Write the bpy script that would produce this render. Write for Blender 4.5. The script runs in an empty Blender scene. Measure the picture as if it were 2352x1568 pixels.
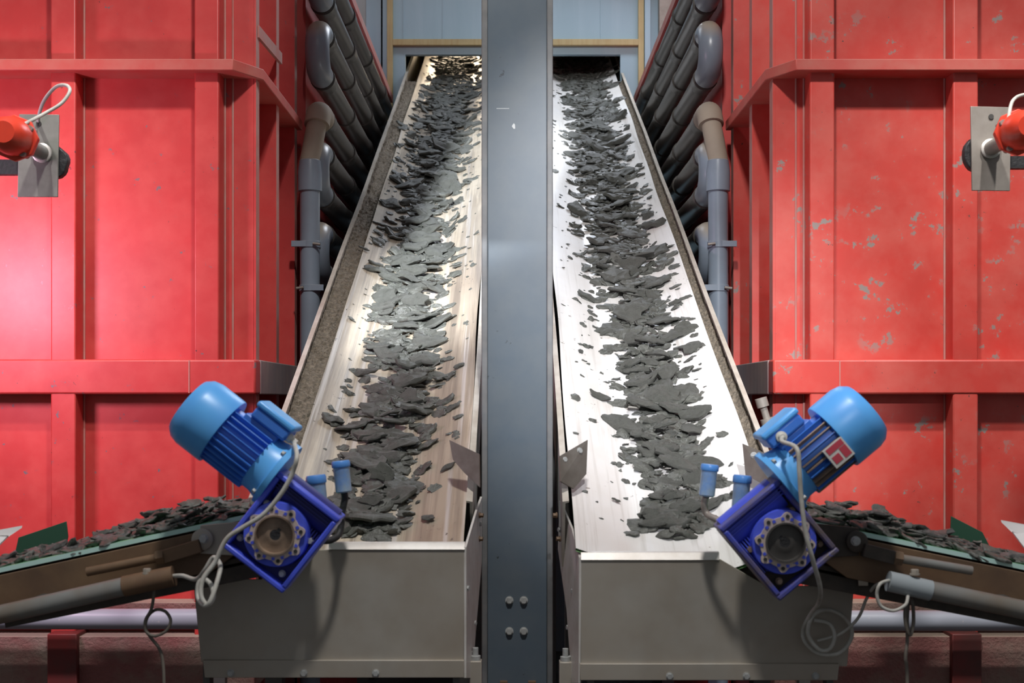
import bpy, bmesh, math, random
from mathutils import Vector, Matrix, noise

random.seed(7)
F = 3000.0; H = 1.75; CX = 1176.0; HY = 920.0
COL = bpy.context.scene.collection
PI = math.pi


def W(px, py, Y):
    return Vector(((px - CX) * Y / F, Y, H - (py - HY) * Y / F))


def V(x, y, z):
    return Vector((x, y, z))


# ------------------------------------------------------------------ materials
def mat(name, col, rough=0.5, metal=0.0, var=None, spots=None, dust_sheen=None, streak=None, bump=0.0, bscale=60.0,
        spec=0.5, emit=None, coat=0.0):
    m = bpy.data.materials.new(name)
    m.use_nodes = True
    nt = m.node_tree
    N, L = nt.nodes, nt.links
    b = N['Principled BSDF']
    b.inputs['Roughness'].default_value = rough
    b.inputs['Metallic'].default_value = metal
    b.inputs['Specular IOR Level'].default_value = spec
    b.inputs['Coat Weight'].default_value = coat
    tc = N.new('ShaderNodeTexCoord')
    c = N.new('ShaderNodeRGB'); c.outputs[0].default_value = (*col, 1)
    out = c.outputs[0]

    def mix(fac, a, colr):
        x = N.new('ShaderNodeMix'); x.data_type = 'RGBA'
        L.new(fac, x.inputs[0]); L.new(a, x.inputs[6]); x.inputs[7].default_value = (*colr, 1)
        return x.outputs[2]

    def ntex(scale, detail=4, rough_=0.6, stretch=None):
        n = N.new('ShaderNodeTexNoise'); n.inputs['Scale'].default_value = scale
        n.inputs['Detail'].default_value = detail; n.inputs['Roughness'].default_value = rough_
        if stretch:
            mp = N.new('ShaderNodeMapping'); mp.inputs['Scale'].default_value = stretch
            L.new(tc.outputs['Object'], mp.inputs[0]); L.new(mp.outputs[0], n.inputs['Vector'])
        else:
            L.new(tc.outputs['Object'], n.inputs['Vector'])
        return n.outputs[0]

    def ramp(o, lo, hi, a=0.0, z=1.0):
        r = N.new('ShaderNodeMapRange'); r.inputs[1].default_value = lo; r.inputs[2].default_value = hi
        r.inputs[3].default_value = a; r.inputs[4].default_value = z
        L.new(o, r.inputs[0]); return r.outputs[0]

    def mul(a, bb):
        x = N.new('ShaderNodeMath'); x.operation = 'MULTIPLY'; L.new(a, x.inputs[0]); L.new(bb, x.inputs[1])
        return x.outputs[0]
    if var:
        for col2, sc, amt in var:
            out = mix(ramp(ntex(sc), 0.38, 0.68, 0, amt), out, col2)
    if streak:
        for col2, stretch, lo, hi, amt in streak:
            out = mix(ramp(ntex(1.0, 5, 0.65, stretch), lo, hi, 0, amt), out, col2)
    if dust_sheen:  # tint on upward faces: real dust, and the pipes' painted sheen
        g = N.new('ShaderNodeNewGeometry'); sx = N.new('ShaderNodeSeparateXYZ'); L.new(g.outputs['Normal'], sx.inputs[0])
        colr, lo, hi, amt = dust_sheen
        out = mix(ramp(sx.outputs[2], lo, hi, 0, amt), out, colr)
    if spots:
        for colr, sc, thr, msc, mthr in spots:
            s1 = ramp(ntex(sc, 6, 0.7), thr, thr + 0.025)
            s2 = ramp(ntex(msc, 2), mthr, mthr + 0.08)
            out = mix(mul(s1, s2), out, colr)
    L.new(out, b.inputs['Base Color'])
    if bump:
        bp = N.new('ShaderNodeBump'); bp.inputs['Strength'].default_value = bump; bp.inputs['Distance'].default_value = 0.01
        L.new(ntex(bscale, 5), bp.inputs['Height']); L.new(bp.outputs[0], b.inputs['Normal'])
    if emit:
        b.inputs['Emission Color'].default_value = (*emit[0], 1); b.inputs['Emission Strength'].default_value = emit[1]
    return m


GREY = (0.12, 0.11, 0.10)
M = {}
M['red'] = mat('red_paint', (0.54, 0.042, 0.039), 0.42, var=[((0.42, 0.036, 0.033), 3.0, 0.6), ((0.66, 0.11, 0.09), 9, 0.35)],
               spots=[((0.17, 0.12, 0.13), 24, 0.645, 3.0, 0.44), ((0.05, 0.03, 0.03), 50, 0.665, 5, 0.45)])
M['red_worn'] = mat('worn_red_paint', (0.60, 0.052, 0.039), 0.45, var=[((0.46, 0.055, 0.042), 3.0, 0.6), ((0.62, 0.14, 0.11), 7, 0.5)],
                    spots=[((0.28, 0.22, 0.20), 14, 0.60, 2.5, 0.46), ((0.09, 0.06, 0.05), 45, 0.66, 4, 0.45)])
M['red_edge'] = mat('dusty_sheen_red_edge', (0.48, 0.20, 0.17), 0.7, var=[((0.42, 0.30, 0.27), 12, 0.7), ((0.5, 0.06, 0.05), 5, 0.5)])  # pale tone holds dust and a grazing sheen painted into it
M['red_flange'] = mat('dusty_red_flange', (0.52, 0.075, 0.06), 0.6, var=[((0.50, 0.17, 0.13), 8, 0.6)], dust_sheen=((0.36, 0.29, 0.25), 0.5, 0.9, 0.85))
M['bare'] = mat('bare_grey_plate', (0.30, 0.25, 0.25), 0.55, var=[((0.40, 0.33, 0.29), 6, 0.8), ((0.36, 0.10, 0.08), 4, 0.25)], streak=[((0.18, 0.15, 0.16), (30, 30, 2), 0.45, 0.7, 0.5)])
M['ledge'] = mat('dirty_ledge', (0.26, 0.10, 0.09), 0.8, var=[((0.30, 0.24, 0.19), 5, 0.9)], dust_sheen=((0.34, 0.27, 0.21), 0.3, 0.9, 0.9), bump=0.6, bscale=70)
M['red_dark'] = mat('dark_red_base_paint', (0.20, 0.022, 0.02), 0.6, var=[((0.06, 0.04, 0.035), 4, 0.8)])
M['post'] = mat('blue_grey_post_paint', (0.098, 0.130, 0.163), 0.38, var=[((0.09, 0.115, 0.14), 4, 0.7), ((0.15, 0.17, 0.18), 9, 0.35)],
                spots=[((0.03, 0.035, 0.035), 14, 0.66, 3, 0.48), ((0.3, 0.32, 0.33), 60, 0.74, 4, 0.5)])
M['post_edge'] = mat('worn_post_edge', (0.16, 0.17, 0.18), 0.45, var=[((0.26, 0.25, 0.24), 16, 0.6), ((0.09, 0.08, 0.07), 5, 0.5)])
M['chip'] = mat('pale_chip', (0.7, 0.72, 0.72), 0.6)
M['zinc'] = mat('zinc_bolt', (0.46, 0.47, 0.46), 0.5, 0.15, var=[((0.28, 0.28, 0.27), 80, 0.6)])
M['steel'] = mat('dull_steel_sheet', (0.42, 0.385, 0.33), 0.48, 0.2, var=[((0.31, 0.28, 0.235), 3.5, 0.8), ((0.46, 0.45, 0.42), 8, 0.4), ((0.34, 0.27, 0.20), 2.2, 0.6)],
                 spots=[((0.07, 0.065, 0.06), 12, 0.68, 4, 0.48)])
M['steel_dark'] = mat('dark_steel', (0.10, 0.095, 0.09), 0.5, 0.3, var=[((0.06, 0.055, 0.05), 6, 0.7)])
M['deflector'] = mat('brown_grey_plate', (0.15, 0.13, 0.11), 0.45, 0.2, var=[((0.10, 0.085, 0.07), 8, 0.7), ((0.24, 0.22, 0.20), 20, 0.4)])
M['steel_bright'] = mat('bright_steel_edge', (0.74, 0.71, 0.67), 0.42, 0.2, var=[((0.52, 0.46, 0.40), 14, 0.55)])
M['wall_edge'] = mat('pale_conveyor_side_paint', (0.60, 0.56, 0.49), 0.5, var=[((0.42, 0.36, 0.29), 5, 0.7), ((0.30, 0.24, 0.19), 18, 0.4)])
M['belt'] = mat('pale_belt', (0.85, 0.835, 0.82), 0.34, var=[((0.70, 0.65, 0.58), 3, 0.5)],
                streak=[((0.42, 0.38, 0.33), (22, 0.7, 0.7), 0.58, 0.72, 0.6), ((0.60, 0.57, 0.53), (60, 1.2, 1.2), 0.54, 0.66, 0.5), ((0.86, 0.85, 0.85), (34, 0.5, 0.5), 0.56, 0.66, 0.5)],
                spots=[((0.22, 0.19, 0.16), 40, 0.64, 5, 0.5)])
M['belt_tan'] = mat('stained_belt', (0.60, 0.52, 0.41), 0.34, var=[((0.38, 0.30, 0.215), 3, 0.6)],
                    streak=[((0.25, 0.195, 0.145), (9, 0.30, 0.30), 0.50, 0.54, 0.5), ((0.16, 0.13, 0.105), (17, 0.6, 0.6), 0.52, 0.64, 0.7), ((0.30, 0.25, 0.20), (60, 1.2, 1.2), 0.5, 0.62, 0.65), ((0.66, 0.63, 0.61), (34, 0.5, 0.5), 0.54, 0.64, 0.6)],
                    spots=[((0.10, 0.09, 0.075), 40, 0.63, 5, 0.5)])
M['belt_edge'] = mat('green_belt_edge', (0.20, 0.42, 0.16), 0.5, var=[((0.12, 0.16, 0.10), 6, 0.7)])
M['green'] = mat('green_belt', (0.16, 0.56, 0.22), 0.38, var=[((0.22, 0.46, 0.30), 4, 0.5)])
M['belt_line'] = mat('pale_green_belt_edge', (0.62, 0.85, 0.86), 0.35, var=[((0.40, 0.72, 0.48), 2.0, 0.7)])
M['green_plate'] = mat('dark_green_plate', (0.025, 0.085, 0.05), 0.5, spots=[((0.18, 0.17, 0.13), 18, 0.62, 5, 0.45)])
M['sludge'] = mat('grey_sludge', (0.098, 0.102, 0.088), 0.42, var=[((0.13, 0.134, 0.118), 9, 0.8), ((0.042, 0.042, 0.04), 30, 0.5)], bump=0.55, bscale=70, spec=0.55)
M['sludge_wet_sheen'] = mat('wet_sheen_sludge', (0.15, 0.148, 0.145), 0.22, var=[((0.07, 0.068, 0.06), 12, 0.8)], bump=0.6, bscale=60)  # lighter than the other sludge to paint in white wet highlights
M['grit'] = mat('brown_grit', (0.26, 0.21, 0.155), 0.9, var=[((0.38, 0.32, 0.25), 55, 0.8), ((0.09, 0.08, 0.065), 90, 0.7)], bump=1.0, bscale=140)
M['pvc'] = mat('grey_plastic_pipe', (0.19, 0.23, 0.28), 0.33, var=[((0.13, 0.15, 0.17), 6, 0.5)], dust_sheen=((0.33, 0.28, 0.22), 0.25, 0.7, 0.92))
M['pvc_clean'] = mat('blue_grey_plastic_pipe', (0.24, 0.295, 0.36), 0.33, var=[((0.18, 0.21, 0.25), 5, 0.5)], dust_sheen=((0.36, 0.31, 0.25), 0.5, 0.9, 0.8))
M['pvc_dusty'] = mat('dust_covered_pipe', (0.34, 0.29, 0.225), 0.75, var=[((0.26, 0.22, 0.18), 6, 0.6)])
M['pvc_dark'] = mat('dark_pipe_sheen', (0.055, 0.050, 0.044), 0.36, var=[((0.085, 0.075, 0.065), 5, 0.6)], dust_sheen=((0.46, 0.42, 0.39), 0.5, 0.7, 0.8))  # upward-face tint paints the lamp's pale stripe along the pipes
M['black'] = mat('black_rubber', (0.022, 0.022, 0.024), 0.6, bump=0.5, bscale=30)
M['wood'] = mat('yellow_timber', (0.52, 0.42, 0.21), 0.6, streak=[((0.40, 0.26, 0.10), (60, 60, 4), 0.45, 0.7, 0.5)], var=[((0.30, 0.22, 0.12), 6, 0.35)])
M['panel'] = mat('blue_grey_cladding', (0.34, 0.49, 0.58), 0.5, streak=[((0.40, 0.54, 0.63), (9, 9, 0.6), 0.45, 0.65, 0.5)], var=[((0.29, 0.42, 0.50), 2, 0.4)])
M['panel_pale'] = mat('pale_cladding', (0.50, 0.57, 0.60), 0.5)
M['concrete'] = mat('concrete', (0.36, 0.33, 0.29), 0.85, var=[((0.26, 0.235, 0.20), 10, 0.8)], bump=0.5, bscale=50)
M['floor'] = mat('dirty_floor', (0.055, 0.05, 0.045), 0.85, var=[((0.09, 0.08, 0.07), 3, 0.7)])
M['blue'] = mat('blue_motor_paint', (0.05, 0.20, 0.74), 0.36, var=[((0.03, 0.12, 0.48), 8, 0.5), ((0.10, 0.33, 0.80), 14, 0.3)], spots=[((0.14, 0.12, 0.09), 25, 0.67, 7, 0.48)])
M['blue_light'] = mat('light_blue_cover_paint', (0.12, 0.46, 0.95), 0.36, var=[((0.08, 0.30, 0.80), 7, 0.5)], spots=[((0.10, 0.09, 0.08), 20, 0.70, 6, 0.5)])
M['blue_gear'] = mat('violet_blue_gear_paint', (0.085, 0.13, 0.82), 0.34, var=[((0.02, 0.03, 0.28), 8, 0.5)], spots=[((0.20, 0.18, 0.24), 22, 0.67, 7, 0.48)])
M['blue_dirty'] = mat('mud_caked_gear_paint', (0.045, 0.075, 0.52), 0.5, var=[((0.15, 0.115, 0.085), 9, 1.0), ((0.13, 0.10, 0.075), 22, 0.9)], spots=[((0.05, 0.09, 0.60), 40, 0.62, 9, 0.45)])
M['navy'] = mat('dark_blue_recess', (0.016, 0.02, 0.17), 0.5)  # darker blue on the housing back, ribs and worm case
M['mud_and_shade'] = mat('dark_mud_shade', (0.045, 0.037, 0.03), 0.7, var=[((0.09, 0.07, 0.055), 20, 0.7)])  # mud on the right drive; also painted shade under both feed belts
M['tan_paint'] = mat('chipped_tan_ring', (0.58, 0.48, 0.40), 0.5, var=[((0.40, 0.34, 0.42), 30, 0.6)], spots=[((0.05, 0.08, 0.5), 45, 0.60, 20, 0.45)])
M['rust'] = mat('rusty_hub', (0.36, 0.26, 0.185), 0.55, 0.3, var=[((0.12, 0.085, 0.065), 14, 0.8)])
M['brown'] = mat('rusty_brown_frame', (0.17, 0.095, 0.05), 0.62, var=[((0.09, 0.055, 0.035), 5, 0.8), ((0.26, 0.17, 0.09), 9, 0.4)])
M['tube'] = mat('worn_grey_tube', (0.24, 0.24, 0.22), 0.42, 0.3, var=[((0.22, 0.14, 0.08), 5, 0.75), ((0.33, 0.36, 0.37), 4, 0.5)])
M['sleeve'] = mat('pale_grey_sleeve', (0.34, 0.38, 0.40), 0.45)
M['water'] = mat('lilac_grey_pipe', (0.36, 0.38, 0.44), 0.36, spots=[((0.62, 0.58, 0.56), 50, 0.66, 4, 0.5)])
M['cable'] = mat('grey_cable', (0.58, 0.57, 0.52), 0.5, var=[((0.28, 0.26, 0.22), 20, 0.6)])
M['cable_dark'] = mat('dark_cable', (0.10, 0.085, 0.07), 0.55, var=[((0.26, 0.23, 0.19), 7, 0.8)])
M['gland'] = mat('white_gland', (0.62, 0.60, 0.54), 0.5)
M['cup'] = mat('pale_blue_cup', (0.20, 0.36, 0.68), 0.3, var=[((0.42, 0.58, 0.72), 26, 0.7), ((0.34, 0.36, 0.28), 40, 0.45)])
M['cup_cap'] = mat('blue_cup_cap', (0.10, 0.30, 0.72), 0.35)
M['white'] = mat('white_label', (0.68, 0.66, 0.62), 0.5, var=[((0.45, 0.42, 0.38), 30, 0.4)])
M['label_red'] = mat('red_label_print', (0.55, 0.06, 0.09), 0.5)
M['bright_red'] = mat('bright_red_housing', (0.80, 0.06, 0.025), 0.35, var=[((0.60, 0.05, 0.03), 9, 0.5)], spots=[((0.45, 0.38, 0.32), 30, 0.68, 9, 0.5)])
M['plate_grey'] = mat('sludge_smeared_plate', (0.27, 0.27, 0.24), 0.5, 0.2, var=[((0.16, 0.16, 0.145), 7, 0.8), ((0.36, 0.36, 0.33), 12, 0.4)])
M['plate_beige'] = mat('beige_steel_plate', (0.36, 0.325, 0.29), 0.5, 0.2, var=[((0.22, 0.19, 0.165), 8, 0.8)])
M['white_sheet'] = mat('white_sheet', (0.75, 0.74, 0.73), 0.45)


# ------------------------------------------------------------------ mesh builder
IDENT = lambda v: v
TX = IDENT


class MB:
    def __init__(s):
        s.v = []; s.f = []; s.mi = []

    def add(s, vs, fs, mi=0):
        b = len(s.v)
        s.v += [Vector(v) for v in vs]
        s.f += [tuple(b + i for i in f) for f in fs]
        s.mi += ([mi] * len(fs)) if isinstance(mi, int) else mi
        return s

    def box(s, lo, hi, mi=0):
        x0, y0, z0 = lo; x1, y1, z1 = hi
        vs = [(x0, y0, z0), (x1, y0, z0), (x1, y1, z0), (x0, y1, z0), (x0, y0, z1), (x1, y0, z1), (x1, y1, z1), (x0, y1, z1)]
        return s.add(vs, [(0, 3, 2, 1), (4, 5, 6, 7), (0, 1, 5, 4), (1, 2, 6, 5), (2, 3, 7, 6), (3, 0, 4, 7)], mi)

    def prism(s, poly, ext, mi=0):
        n = len(poly); poly = [Vector(p) for p in poly]; ext = Vector(ext)
        vs = poly + [p + ext for p in poly]
        fs = [tuple(range(n)), tuple(range(2 * n - 1, n - 1, -1))] + [(i, (i + 1) % n, n + (i + 1) % n, n + i) for i in range(n)]
        return s.add(vs, fs, mi)

    def bar(s, a, b, w, up, h, mi=0):
        """square bar from a to b: w across, h along up."""
        a = Vector(a); b = Vector(b); d = (b - a).normalized(); up = Vector(up)
        side = d.cross(up).normalized(); up = side.cross(d).normalized()
        q = [a + side * (w / 2) * i + up * (h / 2) * j for i, j in ((-1, -1), (1, -1), (1, 1), (-1, 1))]
        return s.prism(q, b - a, mi)

    def tube(s, path, r, n=16, cap=True, mi=0):
        path = [Vector(p) for p in path]
        rs = r if isinstance(r, (list, tuple)) else [r] * len(path)
        k = len(path); t0 = (path[1] - path[0]).normalized()
        ref = Vector((0, 0, 1)) if abs(t0.z) < 0.9 else Vector((1, 0, 0))
        nrm = t0.cross(ref).normalized(); vs = []
        for i, p in enumerate(path):
            t = (path[min(i + 1, k - 1)] - path[max(i - 1, 0)]).normalized()
            nrm = (nrm - t * nrm.dot(t)).normalized(); bn = t.cross(nrm)
            for j in range(n):
                a = 2 * PI * j / n
                vs.append(p + (nrm * math.cos(a) + bn * math.sin(a)) * rs[i])
        fs = [(i * n + j, i * n + (j + 1) % n, (i + 1) * n + (j + 1) % n, (i + 1) * n + j) for i in range(k - 1) for j in range(n)]
        if cap:
            fs += [tuple(range(n - 1, -1, -1)), tuple((k - 1) * n + j for j in range(n))]
        return s.add(vs, fs, mi)

    def lathe(s, prof, o, axis, n=28, mi=0):
        o = Vector(o); ax = Vector(axis).normalized()
        ref = Vector((0, 0, 1)) if abs(ax.z) < 0.9 else Vector((1, 0, 0))
        u = ax.cross(ref).normalized(); w = ax.cross(u); vs = []
        for r, t in prof:
            for j in range(n):
                a = 2 * PI * j / n
                vs.append(o + ax * t + (u * math.cos(a) + w * math.sin(a)) * r)
        k = len(prof)
        fs = [(i * n + j, i * n + (j + 1) % n, (i + 1) * n + (j + 1) % n, (i + 1) * n + j) for i in range(k - 1) for j in range(n)]
        fs += [tuple(range(n - 1, -1, -1)), tuple((k - 1) * n + j for j in range(n))]
        return s.add(vs, fs, mi)

    def hexbolt(s, c, axis, r=0.011, h=0.008, mi=0):
        s.lathe([(r * 1.25, 0), (r * 1.25, h * 0.25)], c, axis, 16, mi)
        return s.lathe([(r, h * 0.25), (r, h * 0.95), (r * 0.95, h)], c, axis, 6, mi)

    def build(s, name, mats, parent=None, smooth=True, bev=0.0):
        me = bpy.data.meshes.new(name)
        root = parent
        while root is not None and root.parent is not None:
            root = root.parent
        off = Vector(root.location) if root is not None else Vector((0, 0, 0))
        me.from_pydata([tuple(TX(v) - off) for v in s.v], [], s.f)
        mats = mats if isinstance(mats, (list, tuple)) else [mats]
        for m in mats:
            me.materials.append(m)
        me.polygons.foreach_set('material_index', s.mi)
        bm = bmesh.new(); bm.from_mesh(me)
        bmesh.ops.recalc_face_normals(bm, faces=bm.faces[:])
        bm.to_mesh(me); bm.free()
        if smooth:
            me.polygons.foreach_set('use_smooth', [True] * len(me.polygons))
            me.set_sharp_from_angle(angle=math.radians(38))
        me.update()
        o = bpy.data.objects.new(name, me); COL.objects.link(o)
        if parent is not None:
            o.parent = parent
        if bev:
            md = o.modifiers.new('edge', 'BEVEL'); md.width = bev; md.segments = 2; md.limit_method = 'ANGLE'
            md.harden_normals = False
        return o


def tag(o, label=None, cat=None, group=None, kind=None):
    if label: o['label'] = label
    if cat: o['category'] = cat
    if group: o['group'] = group
    if kind: o['kind'] = kind
    return o


def thing(name, label, cat, loc, group=None):
    o = bpy.data.objects.new(name, None); COL.objects.link(o)
    o.empty_display_size = 0.1
    o.location = TX(Vector(loc))
    return tag(o, label, cat, group)


def smoothpath(pts, n=6):
    """Catmull-Rom through pts."""
    pts = [Vector(p) for p in pts]; P = [pts[0]] + pts + [pts[-1]]; out = []
    for i in range(1, len(P) - 2):
        p0, p1, p2, p3 = P[i - 1], P[i], P[i + 1], P[i + 2]
        for k in range(n):
            t = k / n
            out.append(0.5 * ((2 * p1) + (p2 - p0) * t + (2 * p0 - 5 * p1 + 4 * p2 - p3) * t * t + (3 * p1 - p0 - 3 * p2 + p3) * t ** 3))
    out.append(pts[-1])
    return out


# ------------------------------------------------------------------ setting
b = MB().box((-8, -6, -0.1), (8, 14, 0)).build('floor', M['floor']); tag(b, 'dark dirty hall floor', kind='structure')
YW = 9.13
xl, xr = W(931, 0, YW).x, W(1425, 0, YW).x
zt = W(0, 125, YW).z
b = MB()
b.box((-1.02, YW, 0), (xl, YW + 0.05, 6.2)); b.box((xr, YW, 0), (1.02, YW + 0.05, 6.2))
b.box((xl, YW, zt), (xr, YW + 0.05, 6.2)); b.box((xl, YW, 0), (xr, YW + 0.05, H + 1.98))
for px in (903 + 24, 1018, 1380):       # cladding joints
    x = W(px, 0, YW).x; b.box((x - 0.003, YW - 0.004, zt), (x + 0.003, YW + 0.001, 6.2))
tag(b.build('wall_back', M['panel']), 'blue grey clad wall behind the conveyors', kind='structure')
b = MB(); b.box((-8, YW + 0.1, 0), (-1.02, YW + 0.15, 6.2))
tag(b.build('wall_left', M['panel_pale']), 'pale cladding left of the timber frame', kind='structure')
b = MB(); b.box((1.02, YW - 0.1, 0), (8, YW + 0.15, 6.2))
tag(b.build('wall_right', M['concrete']), 'rough concrete wall right of the timber frame', kind='structure')
k = 0


def trim(x0, x1, y0, y1, m, d=0.04, yy=YW):
    global k
    k += 1
    a = W(x0, y1, yy); c = W(x1, y0, yy)
    o = MB().box((a.x, yy - d, a.z), (c.x, yy, c.z)).build('trim_%d' % k, m, bev=0.002)
    tag(o, kind='structure')


trim(890, 903, -250, 420, M['wood']); trim(1465, 1478, -250, 420, M['wood'])
trim(903, 1465, 93, 107, M['wood'])
trim(875, 880, -250, 420, M['panel_pale'], 0.02, YW + 0.02); trim(868, 889, -250, 420, M['panel'], 0.03, YW + 0.06)
trim(1479, 1492, -250, 420, M['panel'], 0.06, YW)
# room behind the opening: roof and walls, lit on the left by a warm lamp
b = MB(); b.box((-1.2, YW + 0.05, zt + 0.55), (1.25, 12, zt + 0.6)); b.box((-1.25, YW + 0.05, 0), (-1.2, 12, zt + 0.6))
b.box((1.2, YW + 0.05, 0), (1.25, 12, zt + 0.6)); b.box((-1.2, 11.95, 0), (1.2, 12, zt + 0.6)); b.box((-0.01, YW + 0.06, H + 2.0), (0.05, 11.9, zt + 0.5))
tag(b.build('wall_rear_room', M['concrete']), 'dim room behind the wall opening', kind='structure')

# ------------------------------------------------------------------ central post
YP = 4.1
x0, x1 = W(1106, 0, YP).x, W(1270, 0, YP).x
t = thing('steel_post', 'tall blue grey steel post between the two sloping conveyors', 'post', ((x0 + x1) / 2, YP + 0.11, 0))
zb, zt2 = 0.0, H + 3.4
tf = 0.019
MB().box((x0 + tf, YP + 0.022, 0.02), (x1 - tf, YP + 0.036, zt2)).build('web', M['post'], t, bev=0.001)
MB().box((x0, YP, 0.02), (x0 + tf, YP + 0.2, zt2)).build('flange', M['post_edge'], t, bev=0.003)
MB().box((x1 - tf, YP, 0.02), (x1, YP + 0.2, zt2)).build('flange', M['post_edge'], t, bev=0.003)
MB().box((x0 - 0.06, YP - 0.06, 0), (x1 + 0.06, YP + 0.26, 0.02)).build('base_plate', M['post_edge'], t, bev=0.002)
for px, py in ((1170, 1378), (1203, 1378), (1170, 1449), (1203, 1449)):
    MB().hexbolt(W(px, py, YP + 0.022), (0, -1, 0), 0.0105, 0.010).build('hex_bolt', M['zinc'], t, smooth=False)
for px in (1157, 1222):
    p = W(px, 1562, YP + 0.022)
    MB().box((p.x - 0.012, p.y - 0.012, p.z - 0.12), (p.x + 0.012, p.y, p.z)).build('cleat', M['brown'], t, bev=0.001)
c = W(1180, 290, YP + 0.0215)
MB().prism([c + V(0.006 * math.cos(a) * q, 0, 0.009 * math.sin(a) * q) for a, q in [(i * PI / 4, 0.7 + 0.5 * ((i * 37) % 5) / 5) for i in range(8)]], (0, 0.001, 0)).build('paint_chip', M['chip'], t)
c = W(1155, 249, YP + 0.0215)
MB().box((c.x - 0.02, c.y, c.z - 0.0008), (c.x + 0.02, c.y + 0.001, c.z + 0.0008)).build('scratch', M['chip'], t)

# ------------------------------------------------------------------ belt conveyors
SL = 0.4727; TH = math.atan(SL); NB = Vector((0, -math.sin(TH), math.cos(TH))); KB = 2.12


def bz(Y):
    return H - KB + SL * Y


def wing(u):
    e = abs(u) - 0.12
    return 0.0 if e <= 0 else min(e * 0.40, 0.045 + (e - 0.11) * 0.85 if e > 0.11 else 9)


CONV = {-1: dict(xc=-0.428, ul=-0.232, ur=0.298), 1: dict(xc=0.462, ul=-0.29, ur=0.268)}


def bp(s, u, Y, w=0.0):
    """point over belt s: u across, Y depth of the foot on the belt plane, w above it."""
    return Vector((CONV[s]['xc'] + u, Y, bz(Y))) + NB * w


def belt_at(s, px, py):
    """belt-plane (u, Y) seen at a pixel of the photograph."""
    Y = F * KB / (py - HY + F * SL)
    return (px - CX) * Y / F - CONV[s]['xc'], Y


def conveyor(s, label):
    c = CONV[s]
    root = thing('belt_conveyor', label, 'conveyor', (c['xc'], 3.9, 0))
    # belt
    mb = MB(); us = [c['ul'] + (c['ur'] - c['ul']) * i / 26 for i in range(27)]
    ys = [3.517 + i * (11.2 - 3.517) / 110 for i in range(111)]
    top = []; bot = []
    for j, Y in enumerate(ys):
        for i, u in enumerate(us):
            e = 1.0 if i in (0, 26) else 0.0
            uu = u + e * 0.008 * noise.noise(Vector((0, Y * 1.3, i + s)))
            w = wing(u) + 0.004 * noise.noise(Vector((u * 4, Y * 1.1, s * 5)))
            top.append(bp(s, uu, Y, w)); bot.append(bp(s, uu, Y, w - 0.009))
    for p_ in top + bot:
        p_.y = max(p_.y, 3.512)
    n = 27; fs = []; mi = []
    for j in range(110):
        for i in range(26):
            q = j * n + i
            fs.append((q, q + 1, q + n + 1, q + n)); mi.append(0)
    K = len(top)
    for j in range(110):
        for i in range(26):
            q = K + j * n + i
            fs.append((q, q + n, q + n + 1, q + 1)); mi.append(1)
        for i in (0, 26):
            q = j * n + i
            fs.append((q, q + n, q + n + K, q + K)); mi.append(1)
    mb.add(top + bot, fs, mi)
    mb.build('belt', [M['belt_tan'] if s < 0 else M['belt'], M['belt_edge']], root)
    # side walls, frame
    for side in (-1, 1):
        u = side * 0.314
        outer = side == s
        mb = MB()
        yy0 = 3.72
        sec = [(u - 0.004, -0.13), (u + 0.004, -0.13), (u + 0.004, 0.085), (u - side * 0.014, 0.088), (u - side * 0.014, 0.083), (u - 0.004, 0.080)] if side > 0 else \
              [(u + 0.004, -0.13), (u - 0.004, -0.13), (u - 0.004, 0.085), (u + 0.014, 0.088), (u + 0.014, 0.083), (u + 0.004, 0.080)]
        if side > 0:
            sec = [(u + 0.004, -0.13), (u + 0.004, 0.085), (u - 0.014, 0.088), (u - 0.014, 0.083), (u - 0.004, 0.080), (u - 0.004, -0.13)]
        else:
            sec = [(u - 0.004, -0.13), (u - 0.004, 0.085), (u + 0.014, 0.088), (u + 0.014, 0.083), (u + 0.004, 0.080), (u + 0.004, -0.13)]
        nn = 48; vs = []
        for j in range(nn + 1):
            Y = yy0 + (10.9 - yy0) * j / nn
            wob = 0.006 * noise.noise(Vector((Y * 0.9, side * 3 + s, 0.3)))
            for (uu, w) in sec:
                vs.append(bp(s, uu + (wob if w > 0 else 0), Y, w))
        m = len(sec); fs = [(j * m + i, j * m + (i + 1) % m, (j + 1) * m + (i + 1) % m, (j + 1) * m + i) for j in range(nn) for i in range(m)]
        fs += [tuple(range(m)), tuple(nn * m + i for i in range(m))]
        mb.add(vs, fs)
        mb.build('side_wall', M['wall_edge'], root)
        mb = MB()
        ui = u - side * 0.035
        mb.prism([bp(s, ui - 0.02, 3.8, -0.13), bp(s, ui + 0.02, 3.8, -0.13), bp(s, ui + 0.02, 3.8, -0.19), bp(s, ui - 0.02, 3.8, -0.19)], Vector((0, 1, SL)) * 7.0)
        mb.build('frame_rail', M['steel_dark'], root)
        for Y in (3.9, 6.2, 8.6):
            zt_ = bz(Y) - 0.17
            MB().box((c['xc'] + ui - 0.025, Y - 0.03, 0), (c['xc'] + ui + 0.025, Y + 0.03, zt_)).build('leg', M['steel_dark'], root)
    mb = MB()
    for Y in [3.9 + 0.75 * i for i in range(9)]:
        mb.tube([bp(s, -0.12, Y, -0.05), bp(s, 0.12, Y, -0.05)], 0.035, 14)
    mb.build('idler_rollers', M['steel_dark'], root)
    MB().tube([bp(s, -0.27, 3.62, -0.075), bp(s, 0.27, 3.62, -0.075)], 0.06, 20).build('tail_pulley', M['steel_dark'], root)
    MB().prism([bp(s, -0.31, 3.7, -0.13), bp(s, 0.31, 3.7, -0.13), bp(s, 0.31, 3.7, -0.15), bp(s, -0.31, 3.7, -0.15)], Vector((0, 1, SL)) * 7.0).build('pan', M['steel_dark'], root)
    return root


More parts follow.
